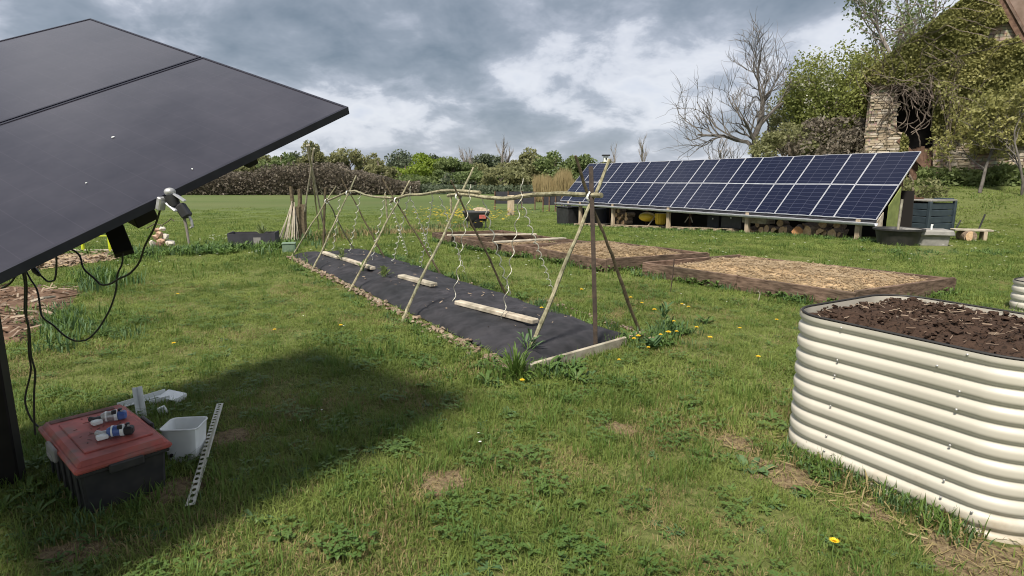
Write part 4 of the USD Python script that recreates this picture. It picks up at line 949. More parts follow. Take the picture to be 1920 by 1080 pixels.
obj('gutter', (np.array(V), np.array(f)), 'white_metal', arr, smooth=35); obj('fascia', MB().box(A0 + AE * ALEN / 2 + AN * .03 - [0, 0, .09], (ALEN, .03, .10), frame(AE)), 'screen_black', arr)
dp = gB - gx_ * .75; obj('downpipe', MB().tube([dp - [0, 0, .05], dp + AN * .02 - [0, 0, .16], dp - AE * -.2 - [0, 0, .26], dp + AE * .5 - [0, 0, .34]], .045, 8), 'white_metal', arr, smooth=40)
for px in (1608, 1401, 1253, 1149, 1088, 1066):
    t = tpx(px, .04); p = ac(t, .06); top = A0 + AE * t + AN * .06 - [0, 0, .03]; obj('post', MB().box((p + top) / 2 - [0, 0, .1], (.13, .13, top[2] - p[2] + .2), frame(AE), bev=.01), 'weathered_wood', arr)
for t in (.4, 3.0, 5.6, 8.2, 10.8, 13.4, 15.1):
    p = ac(t, 1.55); top = apt(t, ASL * .95, -.06); obj('rear_post', MB().box((p + top * [1, 1, 1]) / 2, (.10, .10, top[2] - p[2]), frame(AE)), 'timber_brown', arr)
    q0, q1 = apt(t, .02, -.075), apt(t, ASL - .03, -.075); obj('rafter', plank(q0, q1, .06, .09, .004, nA), 'timber_brown', arr)
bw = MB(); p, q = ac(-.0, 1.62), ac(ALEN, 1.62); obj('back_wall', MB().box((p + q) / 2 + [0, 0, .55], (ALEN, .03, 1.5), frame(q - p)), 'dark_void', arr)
# triangular end board
e0 = [ac(-.02, .46, .05), ac(-.02, .92, .02), ac(-.02, .92, .0) * [1, 1, 0] + [0, 0, .555 + .92 * math.tan(ATILT) - .14], ac(-.02, .46, 0) * [1, 1, 0] + [0, 0, .555 + .46 * math.tan(ATILT) - .14]]
V = np.array(e0 + [v + AE * .02 for v in e0]); obj('end_board', (V, np.array([(0, 1, 2), (0, 2, 3), (4, 6, 5), (4, 7, 6), (0, 4, 5), (0, 5, 1), (2, 6, 7), (2, 7, 3), (1, 5, 6), (1, 6, 2), (0, 3, 7), (0, 7, 4)])), 'green_board', arr)
e0 = [ac(-.015, .02, .30), ac(-.015, .27, .10), ac(-.015, .27, 0) * [1, 1, 0] + [0, 0, .555 + .27 * math.tan(ATILT) - .10], ac(-.015, .02, 0) * [1, 1, 0] + [0, 0, .50]]
V = np.array(e0 + [v + AE * .02 for v in e0]); obj('end_board', (V, np.array([(0, 1, 2), (0, 2, 3), (4, 6, 5), (4, 7, 6), (0, 4, 5), (0, 5, 1), (2, 6, 7), (2, 7, 3), (1, 5, 6), (1, 6, 2), (0, 3, 7), (0, 7, 4)])), 'pale_board', arr)


def log(c, ax, l, r, label, group, endm='log_end', seed=0, half=False):
    t = thing('firewood_log', label, 'log', c, group); r_ = np.random.default_rng(seed); n = 10; th = np.linspace(0, np.pi if half else 2 * np.pi, n, endpoint=half) + r_.uniform(0, 6); rad = r * r_.uniform(.88, 1.1, n); F_ = frame(ax, r_.normal(size=3) * .1 + [0, 0, 1])
    R = np.array([[0, a * math.cos(b), a * math.sin(b)] for a, b in zip(rad, th)]); V = np.vstack([R - [l / 2, 0, 0], R + [l / 2, 0, 0]]) @ F_ + c; J = np.arange(n); J2 = (J + 1) % n
    obj('bark', (V, np.vstack([np.c_[J, J2, J2 + n], np.c_[J, J2 + n, J + n]])), 'log_bark', t, smooth=50)
    for s in (0, 1):
        rim = V[s * n:(s + 1) * n]; cc = rim.mean(0); obj('cut_end', (np.vstack([rim, cc]), np.array([(j, (j + 1) % n, n) if s == 0 else ((j + 1) % n, j, n) for j in range(n)])), endm, t)


lr = np.random.default_rng(21)
GL = 'firewood logs lying under the panels'; k = 0
for px, d, z, l, r, en in ((1412, .5, .10, .4, .11, 0), (1424, .42, .12, .42, .13, 0), (1436, .5, .10, .4, .10, 0), (1448, .5, .13, .4, .13, 0), (1462, .45, .12, .45, .12, 0), (1474, .5, .14, .4, .14, 0), (1486, .45, .11, .4, .12, 0), (1498, .25, .15, .42, .155, 1), (1512, .4, .12, .45, .14, 0), (1528, .35, .17, .45, .17, 0),
                           (1544, .4, .12, .4, .13, 0), (1556, .5, .13, .4, .12, 0), (1570, .45, .13, .4, .14, 0), (1583, .5, .10, .4, .10, 0), (1430, .6, .30, .4, .10, 0), (1468, .65, .33, .4, .11, 0), (1520, .6, .36, .4, .11, 0), (1548, .6, .33, .45, .13, 0), (1575, .65, .33, .4, .10, 0)):
    c = ac(tpx(px, d), d, z); a = AN + AE * lr.normal(0, .35) + [0, 0, lr.normal(0, .12)]
    if en: log(c, a, l, r, 'round log with a bright orange sawn end under the panels', None, 'log_end_orange', k)
    else: log(c, a, l, r, 'rough split firewood log lying under the right half of the panels', GL, 'log_end', k, k % 3 == 1)
    k += 1
for i in range(14):
    px = 1158 + 7 * (i % 4); c = ac(tpx(px, .5), .45 + .06 * (i % 3), .22 + .16 * (i // 4) + .02 * (i % 2)); log(c, AN + AE * lr.normal(0, .2), .4, .085 + .02 * lr.uniform(), 'stacked short firewood log on the pallet under the left panels', 'stacked firewood under the left panels', 'log_end', 60 + i, i % 4 == 2)


def pallet(label, t0, t1, d):
    t = thing('pallet', label, 'pallet', ac((t0 + t1) / 2, d)); n = max(2, int((t1 - t0) / .5))
    for j in range(3): p, q = ac(t0, d - .35 + .35 * j, .12), ac(t1, d - .35 + .35 * j, .12); obj('slat', plank(p, q, .12, .025), 'weathered_wood', t)
    for i in range(n + 1): p = ac(t0 + (t1 - t0) * i / n, d - .3, .05); obj('block', MB().box(p, (.12, .6, .10), frame(AE)), 'weathered_wood', t)
pallet('grey wooden pallet under the dark cabinets below the panels', tpx(1390, .5), tpx(1275, .5), .5); pallet('pale pallet carrying stacked firewood under the left panels', tpx(1248, .5), tpx(1160, .5), .5); pallet('far wooden pallet below the panels near the downpipe', tpx(1140, .5), tpx(1098, .5), .5)
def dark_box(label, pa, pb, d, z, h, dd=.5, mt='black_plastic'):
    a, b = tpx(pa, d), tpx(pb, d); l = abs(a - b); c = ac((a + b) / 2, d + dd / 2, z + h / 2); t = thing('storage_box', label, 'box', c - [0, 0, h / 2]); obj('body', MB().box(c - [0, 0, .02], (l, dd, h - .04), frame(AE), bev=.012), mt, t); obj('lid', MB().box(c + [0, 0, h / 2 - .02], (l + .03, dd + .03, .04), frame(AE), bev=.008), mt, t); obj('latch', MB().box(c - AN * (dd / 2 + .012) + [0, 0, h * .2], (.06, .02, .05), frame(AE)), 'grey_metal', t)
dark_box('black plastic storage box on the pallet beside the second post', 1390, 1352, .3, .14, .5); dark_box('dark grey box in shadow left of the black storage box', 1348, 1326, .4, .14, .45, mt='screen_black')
cbx = ac(tpx(1418, .4), .5, .46); wc = thing('wood_crate', 'wooden crate wedged under the panels above the logs', 'crate', cbx)
for dz in (-.09, .0, .09): obj('slat', MB().box(cbx + [0, 0, dz] - AN * .2, (.95, .02, .085), frame(AE)), 'pale_board', wc); obj('slat', MB().box(cbx + [0, 0, dz] - AE * .46, (.02, .4, .08), frame(AE)), 'weathered_wood', wc)
c = ac(tpx(1212, .5), .55, .48); mb = MB(); lay = [(.0, 0), (.34, .0), (.30, .16), (.1, .26)]; m = trimesh.creation.icosphere(2, 1.0); lone('yellow_sack', MB().add(m.vertices * [.42, .28, .19] * (1 + .12 * (meshkit.fbm(m.vertices * 2.5, 3, 2)[:, None] - .5)) @ frame(AE) + c, m.faces), 'yellow_plastic', 'crumpled yellow sack stored under the left panels', 'sack', True)
c = ac(tpx(1239, .5), .5, .20); yb = thing('yellow_basket', 'upright ribbed yellow basket between two posts under the panels', 'basket', c)
obj('basket', MB().tube([c, c + [0, 0, .05], c + [0, 0, .42]], (.17, .19, .22), 14), 'yellow_plastic', yb, smooth=50)
for i in range(14): a = i * 2 * np.pi / 14; obj('rib', MB().tube([c + [.19 * math.cos(a), .19 * math.sin(a), .04], c + [.225 * math.cos(a), .225 * math.sin(a), .43]], .012, 5), 'yellow_plastic', yb)
p, q = ac(tpx(1219, .25), .15, .12), ac(tpx(1228, .4), .45, .55); lone('leaning_stick', MB().tube([p, (p + q) / 2, q], .022, 6), 'pale_board', 'pale stick leaning beside the yellow basket under the panels', 'stick')
for i, (px0, px1) in enumerate(((1285, 1291), (1299, 1295))): p, q = ac(tpx(px0, .35), .35, .30), ac(tpx(px1, .4), .4, .50); lone('pale_offcut', MB().tube([p, q], .02, 6), 'pale_board', ('pale stick slanting in the dark between the left middle posts', 'short pale offcut upright in the dark between the left middle posts')[i], 'stick')
# water tub at the far left end of the array
c = ac(tpx(1062, .0), .0, 0); c = aty(1066, c[1]); wt = thing('water_butt', 'black square water butt below the white downpipe', 'water butt', c)
obj('tank', MB().box(c + [0, 0, .42], (1.05, .8, .84), frame(AE), taper=.92, bev=.05), 'black_plastic', wt); obj('rim', MB().box(c + [0, 0, .86], (1.12, .86, .05), frame(AE), bev=.015), 'black_plastic', wt)
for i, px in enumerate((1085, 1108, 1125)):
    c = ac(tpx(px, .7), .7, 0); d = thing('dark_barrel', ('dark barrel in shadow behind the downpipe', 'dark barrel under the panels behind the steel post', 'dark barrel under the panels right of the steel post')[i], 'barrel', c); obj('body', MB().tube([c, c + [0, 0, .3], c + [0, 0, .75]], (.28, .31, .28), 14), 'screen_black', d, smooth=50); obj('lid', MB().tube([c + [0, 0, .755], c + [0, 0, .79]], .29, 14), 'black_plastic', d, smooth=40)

# things at the right end of the array
c = aty(1727, 17.2); cb = thing('compost_bin', 'dark teal slatted plastic compost bin beside the end of the array', 'compost bin', c); cx = unit((.93, .36, 0)); axb = frame(cx); Hc = 1.0
for k in range(5): 
    z = .1 + k * .19; tpr = 1 - .05 * k / 4
    obj('slat', MB().box(c + [0, 0, z] - axb[1] * (.46 * tpr), (1.02 * tpr, .05, .175), axb, bev=.01), 'teal_plastic', cb); obj('slat', MB().box(c + [0, 0, z] + axb[0] * (.53 * tpr), (.05, .86 * tpr, .175), axb, bev=.01), 'teal_plastic', cb); obj('slat', MB().box(c + [0, 0, z] - axb[0] * (.53 * tpr), (.05, .86 * tpr, .175), axb, bev=.01), 'teal_plastic', cb); obj('slat', MB().box(c + [0, 0, z] + axb[1] * (.46 * tpr), (1.02 * tpr, .05, .175), axb, bev=.01), 'teal_plastic', cb)
for sx in (-1, 1):
    for sy in (-1, 1): obj('corner_rail', MB().box(c + axb[0] * sx * .52 + axb[1] * sy * .46 + [0, 0, .5], (.09, .09, 1.0), axb, bev=.012), 'teal_plastic', cb)
obj('lid', MB().box(c + [0, 0, 1.02], (1.12, 1.0, .05), axb, bev=.012), 'grey_plastic', cb, label='faded lid'); obj('lid_hinge', MB().box(c + [0, 0, 1.06] + axb[0] * .42 - axb[1] * .2, (.3, .4, .04), axb, bev=.01), 'teal_plastic', cb)
c = at(1682, 458); tb = thing('plastic_tub', 'dark round plastic tub with water below the end board', 'tub', c); cc = c + [0, 0, 0]; prof = [(.42, 0), (.50, .34), (.56, .36), (.56, .40), (.50, .40), (.46, .33)]
n = 26; th = np.arange(n) * 2 * np.pi / n; V = np.vstack([np.c_[r * np.cos(th), r * np.sin(th), z + 0 * th] for r, z in prof]) + cc; f = []
for i in range(len(prof) - 1):
    for j in range(n): q, w = i * n + j, i * n + (j + 1) % n; f += [(q, w, w + n), (q, w + n, q + n)]
obj('tub', (V, np.array(f)), 'crate_black', tb, smooth=40); obj('water', MB().tube([cc + [0, 0, .30], cc + [0, 0, .345]], .465, n), 'water', tb); 
p = cc + [.04, .1, .2]; lone('wood_stake', MB().tube([p, p + [.02, 0, .9]], .03, 6), 'pale_board', 'pale stake standing in the dark tub', 'stake')
pbx = aty(1698, 17.2); pw = thing('plank_box', 'rough brown wooden box with a pale strip standing behind the tub', 'wooden box', pbx)
for k in range(4): obj('plank', MB().box(pbx + [-.12, .0, .62 + .155 * k], (.72 - .03 * (k % 2), .04, .148), frame(cx), bev=.008), 'timber_brown', pw)
obj('side', MB().box(pbx + [.26, .30, .75], (.04, .6, .7), frame(cx)), 'timber_brown', pw); obj('leg', MB().box(pbx + [-.40, .05, .3], (.09, .09, .6), frame(cx)), 'timber_brown', pw); obj('leg', MB().box(pbx + [.2, .08, .3], (.09, .09, .6), frame(cx)), 'timber_brown', pw); obj('pale_strip', MB().box(pbx + [.24, -.05, .66], (.06, .03, .34), frame(cx)).box(pbx + [.33, -.07, .53], (.22, .05, .07), frame(cx)), 'pale_board', pw)
c = at(1744, 461); gb = thing('cool_box', 'faded grey box with a thick overhanging lid in the grass', 'box', c); axg = frame((.95, -.30, 0)); obj('body', MB().box(c + axg[1] * .3 + [0, 0, .12], (.80, .58, .26), axg, taper=.95, bev=.015), 'grey_plastic', gb); obj('lid', MB().box(c + axg[1] * .3 + [0, 0, .31], (.92, .70, .14), axg, taper=1.04, bev=.03), 'grey_plastic', gb)
p = c + axg[1] * .3 + [.02, -.1, .37]; obj('knob', MB().tube([p, p + [0, 0, .09], p + [.01, 0, .14]], (.022, .022, .03), 8), 'white_plastic', gb)
c = at(1822, 452); bn = thing('log_bench', 'low bench of a pale board laid over a sawn log', 'bench', c); axn = frame((.93, -.34, 0)); obj('seat_board', MB().box(c + axn[1] * .25 + [.05, 0, .27], (.84, .42, .045), axn, bev=.008), 'pale_board', bn); obj('log', MB().tube([c + [-.08, -.04, .12], c + axn[1] * .5 + [-.08, 0, .12]], (.15, .16), 12), 'log_bark', bn, smooth=50); obj('log_end', MB().tube([c + [-.08, -.055, .12], c + [-.08, -.04, .12]], .135, 12), 'log_end', bn); obj('leg', MB().box(c + axn[0] * .30 + axn[1] * .2 + [0, 0, .12], (.08, .3, .26), axn), 'weathered_wood', bn)
for i, (px, py, dx, h) in enumerate(((1806, 428, .10, .22), (1849, 431, .12, .42))): p = at(px, py + 14, .0) + [0, .3, .2]; lone('black_stake', MB().tube([p, p + [dx, 0, h]], .022, 6), 'black_plastic', ('short black stick leaning above the log bench', 'taller black stake behind the right end of the log bench')[i], 'stake')

# ---------------------------------------------------------------- things at the far left of the garden
c = at(478, 462); tr = thing('planting_trough', 'old dark trough planted with weeds at the lawn edge', 'trough', c); axt = frame((.97, .2, 0))
for s, nm in ((-1, 'front_board'), (1, 'back_board')): obj(nm, MB().box(c + axt[1] * .27 * s + [0, 0, .16], (1.05, .03, .34), axt), 'screen_black', tr)
for s in (-1, 1): obj('end_board', MB().box(c + axt[0] * .51 * s + [0, 0, .17], (.03, .52, .36), axt), 'screen_black', tr)
obj('soil', MB().box(c + [0, 0, .15], (.98, .5, .25), axt), 'dug_soil', tr); obj('pale_patch', MB().box(c - axt[1] * .288 + axt[0] * .12 + [0, 0, .14], (.16, .004, .2), axt), 'grey_plastic', tr); leafy('trough_plant', 'weedy green plants growing in the old dark trough', 'plant', c + [.2, 0, .27], 26, .15, .4, .04, 40, 'green_leaf', stemh=.05)
c = at(542, 474); obx = thing('green_box', 'small pale green plastic box by the far corner of the fabric', 'box', c); axk = frame((.96, .28, 0)); obj('body', MB().box(c + axk[1] * .12 + [0, 0, .09], (.27, .25, .2), axk, bev=.01), 'box_green', obx); obj('lid', MB().box(c + axk[1] * .12 + [0, 0, .2], (.29, .27, .025), axk, bev=.006), 'box_green', obx)
st = aty(562, 15.6); sp_ = thing('stake_post', 'dark rotten timber posts standing tied together by the meadow', 'post', st)
for dx, dy, h, r, ln in ((-.08, 0, 1.42, .05, -.02), (.03, .05, 1.35, .055, .03), (.14, .02, .95, .08, .02), (.06, -.04, .9, .07, 0)): obj('timber', MB().tube(wob([st + [dx, dy, -.1], st + [dx + ln, dy, h * .6], st + [dx + ln * 2, dy, h]], .04, int(h * 100)), (r), 7), 'pole_dark', sp_)
bc = aty(545, 15.2); bcn = thing('cane_bundle', 'bundle of pale canes leaning on the dark posts', 'canes', bc); ur = np.random.default_rng(6)
for i in range(16): a = bc + [-.32 + .036 * i, ur.normal(0, .04), 0]; b = st + [-.14 + .008 * i, -.06, ur.uniform(.75, 1.05)]; obj('cane', MB().tube([a, b], .013, 5), 'pale_board', bcn)
tpz = thing('cane_teepee', 'teepee of long pale canes standing beyond the fabric bed', 'plant support', aty(585, 14.6)); apx = aty(594, 14.8, 0); apx[2] = at(594, 312)[2] if False else atd(594, 312, apx[1] * CP)[2]
for (fx, fy, ov) in ((563, 448, .22), (612, 446, .25), (598, 432, .2)): f_ = at(fx, fy); d = apx - f_; obj('cane', MB().tube(wob([f_, apx, apx + d * ov], .03, fx), .024, 6), 'pale_board', tpz)
c = at(303, 464); sg = thing('stone_stack', 'small stack of pale stones and clay pots below the sensor', 'stone stack', c); sr = np.random.default_rng(9)
for i, (dx, z, s, mt) in enumerate(((-.17, .09, .11, 'cut_stone'), (.17, .10, .11, 'cut_stone'), (0, .15, .10, 'terracotta'), (-.12, .25, .08, 'terracotta'), (.11, .27, .09, 'cut_stone'), (0, .32, .08, 'terracotta'), (-.08, .42, .07, 'terracotta'), (.06, .44, .07, 'cut_stone'), (0, .08, .09, 'timber_brown'))):
    h = trimesh.convex.convex_hull(rdirs(16, sr) * s * [1.1, .9, .9] + c + [dx, sr.normal(0, .03), z]); obj('stone', (h.vertices, h.faces), mt, sg)
obj('wire_loop', MB().tube([c + [-.3, 0, .45], c + [-.1, 0, .56], c + [.06, 0, .52], c + [.2, 0, .60], c + [.3, 0, .68], c + [.36, 0, .62]], .012, 5), 'rust_steel', sg)
fy = thing('yellow_barrier', 'low frame with bright yellow posts and pale rails at the far left', 'frame', at(182, 474)); ps = []
for px in (157, 208): p = at(px, 473); ps.append(p); obj('post', MB().tube([p, p + [0, 0, .62]], .035, 8), 'yellow_post', fy)
obj('rail', plank(ps[0] + [-.6, 0, .05], ps[1] + [.1, 0, .05], .04, .04), 'pale_board', fy); obj('rail', plank(ps[0] + [-.6, .05, .34], ps[1] + [.05, .05, .36], .015, .02, .003), 'yellow_post', fy)
c = aty(893, 24.0); tubc = thing('garden_cart', 'dark garden cart loaded with prunings beyond the trellis', 'garden cart', c)
obj('tray', MB().box(c + [0, 0, .52], (1.1, .7, .42), frame((1, .1, 0)), taper=.75, bev=.05), 'black_plastic', tubc); obj('load', MB().tube(wob([c + [-.1, 0, .76], c + [.15, 0, .82], c + [.42, 0, .76]], .05, 3), (.06, .09, .05), 7).box(c + [.25, 0, .74], (.6, .45, .08), bev=.03), 'weathered_wood', tubc)
for s in (-1, 1): obj('wheel', MB().tube([c + [.1 * s - .02, -.42 * s, .2], c + [.1 * s + .02, -.5 * s, .2]], .2, 14), 'cable_black', tubc); obj('leg', MB().box(c + [.38 * s, .2, .2], (.05, .05, .4)), 'grey_metal', tubc)
obj('red_badge', MB().box(c + [.28, -.31, .5], (.28, .03, .16), bev=.01), 'red_lid', tubc)
for i, (px0, px1, yy, h, lab) in enumerate(((928, 1003, 42.0, .85, 'dark screen fence beyond the beds, left piece'), (1018, 1053, 40.0, .75, 'dark screen fence before the tan reeds, right piece'))):
    a, b = aty(px0, yy), aty(px1, yy); t = thing('screen_fence', lab, 'fence', (a + b) / 2); obj('screen', MB().box((a + b) / 2 + [0, 0, h / 2 + .45], (np.linalg.norm(b - a), .06, h), frame(b - a)), 'screen_black', t)
    for k in range(4): p = a + (b - a) * k / 3; obj('post', MB().tube([p - [0, .06, .1], p + [0, -.06, h + .5]], .05, 6), 'timber_brown', t)
p = aty(958, 36.0); lone('gate_post', MB().box(p + [0, 0, .6], (.42, .12, 1.25), bev=.03), 'weathered_wood', 'pale wide gate post standing beyond the raised beds', 'post')
p = aty(1133, 34.0); bx = thing('nest_box', 'small white nest box with a dark roof on a pole behind the array', 'nest box', p); zt = atd(1133, 297, 34.0 * CP)[2]; obj('pole', MB().tube([p, [p[0], p[1], zt - .2]], .04, 6), 'grey_metal', bx); obj('box', MB().box([p[0], p[1], zt - .05], (.26, .26, .30)), 'white_plastic', bx); obj('roof', MB().box([p[0], p[1], zt + .16], (.42, .4, .08), bev=.01), 'black_plastic', bx); obj('entrance', MB().tube([[p[0], p[1] - .152, zt - .02], [p[0], p[1] - .165, zt - .02]], .05, 8), 'dark_void', bx)
p = aty(1078, 50.0) if False else None

# ---------------------------------------------------------------- stone house under ivy, right background
W0 = aty(1603, 27.0); WU = unit((.85, -.53, 0)); WN = np.array([-.53, -.85, 0]); WN = unit(WN - WU * (WN @ WU))
def wat(px, py, off=0.0):
    d = ray(px, py); o = np.array([0, 0, EYE]); c = np.array([W0[0], W0[1], 0]) + WN * off; t = ((c - o) @ WN) / (d @ WN); p = o + t * d; return (p - c) @ WU, p[2]
def wp(s, z, off=0.0): return np.array([W0[0], W0[1], 0]) + WU * s + WN * off + np.array([0, 0, z])
zb = -1.0; lt = wat(1614, 150); ap = wat(1866, -22)
_q = wat(1920, 72); ZE = 4.2; SE = ap[0] + (_q[0] - ap[0]) * (ap[1] - ZE) / (ap[1] - _q[1])
wall_poly = Polygon([(0, zb), (SE, zb), (SE, ZE), (ap[0], ap[1]), (0.12, lt[1])])
oa, ob, oc, od = wat(1681, 168), wat(1752, 168), wat(1757, 345), wat(1700, 345)
hole = Polygon([oa, ob, (oc[0], zb + .6), (od[0], zb + .6), (wat(1700, 262)[0], wat(1700, 262)[1]), wat(1682, 240)])
house = thing('stone_house', 'old stone house gable overgrown with ivy on the right', 'house', W0)
pw_ = wall_poly.difference(hole); m = trimesh.creation.extrude_polygon(pw_, .5, engine='earcut'); v = m.vertices; V = np.array([wp(a, b, c - .5) for a, b, c in v]); obj('wall', (V, m.faces), 'rubble', house, uv=np.c_[v[:, 0] + v[:, 2], v[:, 1]])
bd = 8.0
for nm, s, zt_ in (('side_wall', 0.0, lt[1]), ('side_wall', SE, ZE)):
    vs = [wp(s, zb, -.5), wp(s, zt_, -.5), wp(s, zt_, -bd), wp(s, zb, -bd)]; k = .4 if s == 0 else -.4; V = np.array(vs + [q + WU * k for q in vs]); obj(nm, (V, np.array([(0, 1, 2), (0, 2, 3), (4, 6, 5), (4, 7, 6), (0, 4, 5), (0, 5, 1), (2, 6, 7), (2, 7, 3), (1, 5, 6), (1, 6, 2), (0, 3, 7), (0, 7, 4)])), 'rubble', house, uv=np.array([(0, zb), (0, lt[1]), (bd, lt[1]), (bd, zb)] * 2))
for sgn in (0, 1):
    sA, zA = (-.15, lt[1] - .12) if sgn == 0 else (SE + .1, ZE - .15); vs = [wp(sA, zA, .22), wp(ap[0], ap[1] + .1, .22), wp(ap[0], ap[1] + .1, -bd), wp(sA, zA, -bd)]; V = np.array(vs + [q + [0, 0, .16] for q in vs]); obj('roof', (V, np.array([(0, 2, 1), (0, 3, 2), (4, 5, 6), (4, 6, 7), (0, 1, 5), (0, 5, 4), (2, 3, 7), (2, 7, 6), (1, 2, 6), (1, 6, 5), (0, 4, 7), (0, 7, 3)])), 'roof_tile', house)
    q0, q1 = wp(sA, zA - .1, .10), wp(ap[0], ap[1] - .02, .10); obj('verge_board', plank(q0, q1, .10, .34, .01), 'timber_brown', house)
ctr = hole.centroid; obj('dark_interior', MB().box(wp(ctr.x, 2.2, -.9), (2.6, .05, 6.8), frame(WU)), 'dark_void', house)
dz0 = wat(1720, 285)[1]
for k in range(8):
    s = wat(1706, 320)[0] + .15 * k; 
    if s < wat(1757, 320)[0] - .05: obj('door_plank', MB().box(wp(s + .07, (zb + dz0 + .3) / 2, -.28 - .012 * (k % 2)), (.142, .05, dz0 - zb + .1 * (k % 3)), frame(WU)), 'timber_brown', house)
obj('lintel', MB().box(wp((oa[0] + ob[0]) / 2, oa[1] + .1, -.2), (ob[0] - oa[0] + .5, .42, .22), frame(WU)), 'timber_brown', house)
q0, q1 = wp(wat(1684, 262)[0], wat(1684, 262)[1], .02), wp(wat(1752, 330)[0], wat(1752, 330)[1], -.1); obj('slanting_beam', plank(q0, q1, .14, .18), 'timber_brown', house)
# stones one by one where the wall shows
wr_ = np.random.default_rng(17)
def courses(pa, pb, skip):
    s0, z1 = wat(*pa); s1, z0 = wat(*pb); z = z0
    while z < z1:
        h = wr_.uniform(.085, .15); s = s0 + wr_.uniform(-.1, .1)
        while s < s1:
            w = wr_.uniform(.2, .6); c = (s + w / 2, z + h / 2)
            if s > 0 and wall_poly.buffer(-.05).contains(Point(c)) and not hole.buffer(.1).contains(Point(c)) and not skip(c): obj('stone', MB().box(wp(*c, wr_.uniform(.0, .03)), (w - .02, .07, h - .018), frame(WU + [0, 0, wr_.normal(0, .01)]), bev=.012), 'stone' if wr_.uniform() < .6 else 'stone_pale', house)
            s += w
        z += h
courses((1606, 180), (1692, 288), lambda c: False); courses((1776, 258), (1918, 330), lambda c: meshkit.noise(np.array([c[0] * .9, c[1] * .9, 4.0])) > .62)
# higher brown part of the house behind, top right corner
hb = wp(ap[0] + 4.6, 0, -3.2); upper = thing('brown_house', 'higher brown rendered house rising behind the ivy gable, top right corner', 'house', hb * [1, 1, 0] + [0, 0, float(gz(hb[0], hb[1]))])
obj('wall', MB().box(hb + [0, 0, 6.0], (9.2, 3.0, 14.0), frame(WU)), 'render_brown', upper); obj('eave_beam', MB().box(hb + WN * 1.6 + [0, 0, ap[1] + 2.8], (9.6, .2, .3), frame(WU)), 'timber_brown', upper); obj('roof', MB().box(hb + [0, 0, 13.3], (9.8, 4.2, .4), frame(WU)), 'roof_tile', upper)


def leaf_cloud(pts, size, r, mb=None, flat=0.0):
    k = len(pts); u = rdirs(k, r); w = np.cross(u, rdirs(k, r)); w /= np.maximum(np.linalg.norm(w, axis=1, keepdims=True), 1e-6); s = size * r.uniform(.55, 1.25, k)[:, None]
    return (mb or MB()).diamonds(pts, u * s * .62, w * s * .36)


# ivy over the gable
ir = np.random.default_rng(23); ivy = thing('ivy', 'thick yellow green ivy covering the stone gable and hanging round its dark opening', 'ivy', W0)
n = 300000; s, z = ir.uniform(-.4, SE + .3, n), ir.uniform(0.2, ap[1] + .6, n)
nz = meshkit.fbm(np.c_[s * .55, z * .55, 0 * s], 4, 12); bulge = meshkit.fbm(np.c_[s * .9, z * .9, 0 * s + 3], 3, 13)
pt = shapely.points(s, z); inw = shapely.contains(wall_poly.buffer(.42), pt); inh = shapely.contains(hole.buffer(-.05), pt)
px1 = wat(1690, 200)[0]; zA = wat(1650, 178)[1]; low = wat(1850, 262)[1]
bare1 = (s < px1 + .15) & (z < zA + .5 * (nz - .5) * 3); bare2 = (s > ob[0] + .5) & (z < low + (nz - .5) * 4.5)
rt = wat(1872, 30); right_bare = (s > ap[0]) & (z > ap[1] - (s - ap[0]) * (ap[1] - ZE) / (SE - ap[0]) - .35)
keep = inw & ~right_bare & ~inh & ~bare1 & ~bare2 & (nz > .2) & ~((s > ob[0] - .1) & (s < ob[0] + .7) & (z < 3.4) & (nz < .5))
s, z, bulge = s[keep], z[keep], bulge[keep]; off = .06 + np.abs(ir.normal(0, .10, len(s))) + .75 * np.clip(bulge - .45, 0, 1)
obj('foliage', leaf_cloud(np.array([wp(a, b, c) for a, b, c in zip(s, z, off)]), .115, ir), 'ivy_leaf', ivy)
vines = MB()
for _ in range(20):
    a = ir.uniform(oa[0] - .25, ob[0] + .4); zt = oa[1] + ir.uniform(-.1, .55); L_ = ir.uniform(.6, 3.2); o = ir.uniform(.05, .45); vines.tube(wob([wp(a, zt, o * .5), wp(a + ir.normal(0, .25), zt - L_ * .35, o), wp(a + ir.normal(0, .35), zt - L_ * .75, o * .8), wp(a + ir.normal(0, .5), zt - L_, o * .5)], .35, int(ir.integers(1, 900))), ir.uniform(.012, .03), 4)
for _ in range(110):
    c = wp(ir.normal(wat(1712, 160)[0], .55), ir.normal(wat(1712, 165)[1], .32), ir.uniform(.1, .6)); d = rdirs(1, ir)[0] * [1, 1, .5]; vines.tube([c, c + d * .3 + [0, 0, -.08], c + d * .6 + [0, 0, -.3]], .012, 3)
obj('dead_vines', vines, 'dead_vine', ivy)
tw = MB()
for _ in range(60): a, b = ir.uniform(0, ap[0]), ir.uniform(3.5, ap[1] - 1); tw.tube(wob([wp(a, b, .2), wp(a + ir.normal(0, .6), b + .7, .6), wp(a + ir.normal(0, 1), b + 1.3, .9)], .2, int(ir.integers(1, 900))), .014, 3)
obj('twigs', tw, 'dead_vine', ivy)


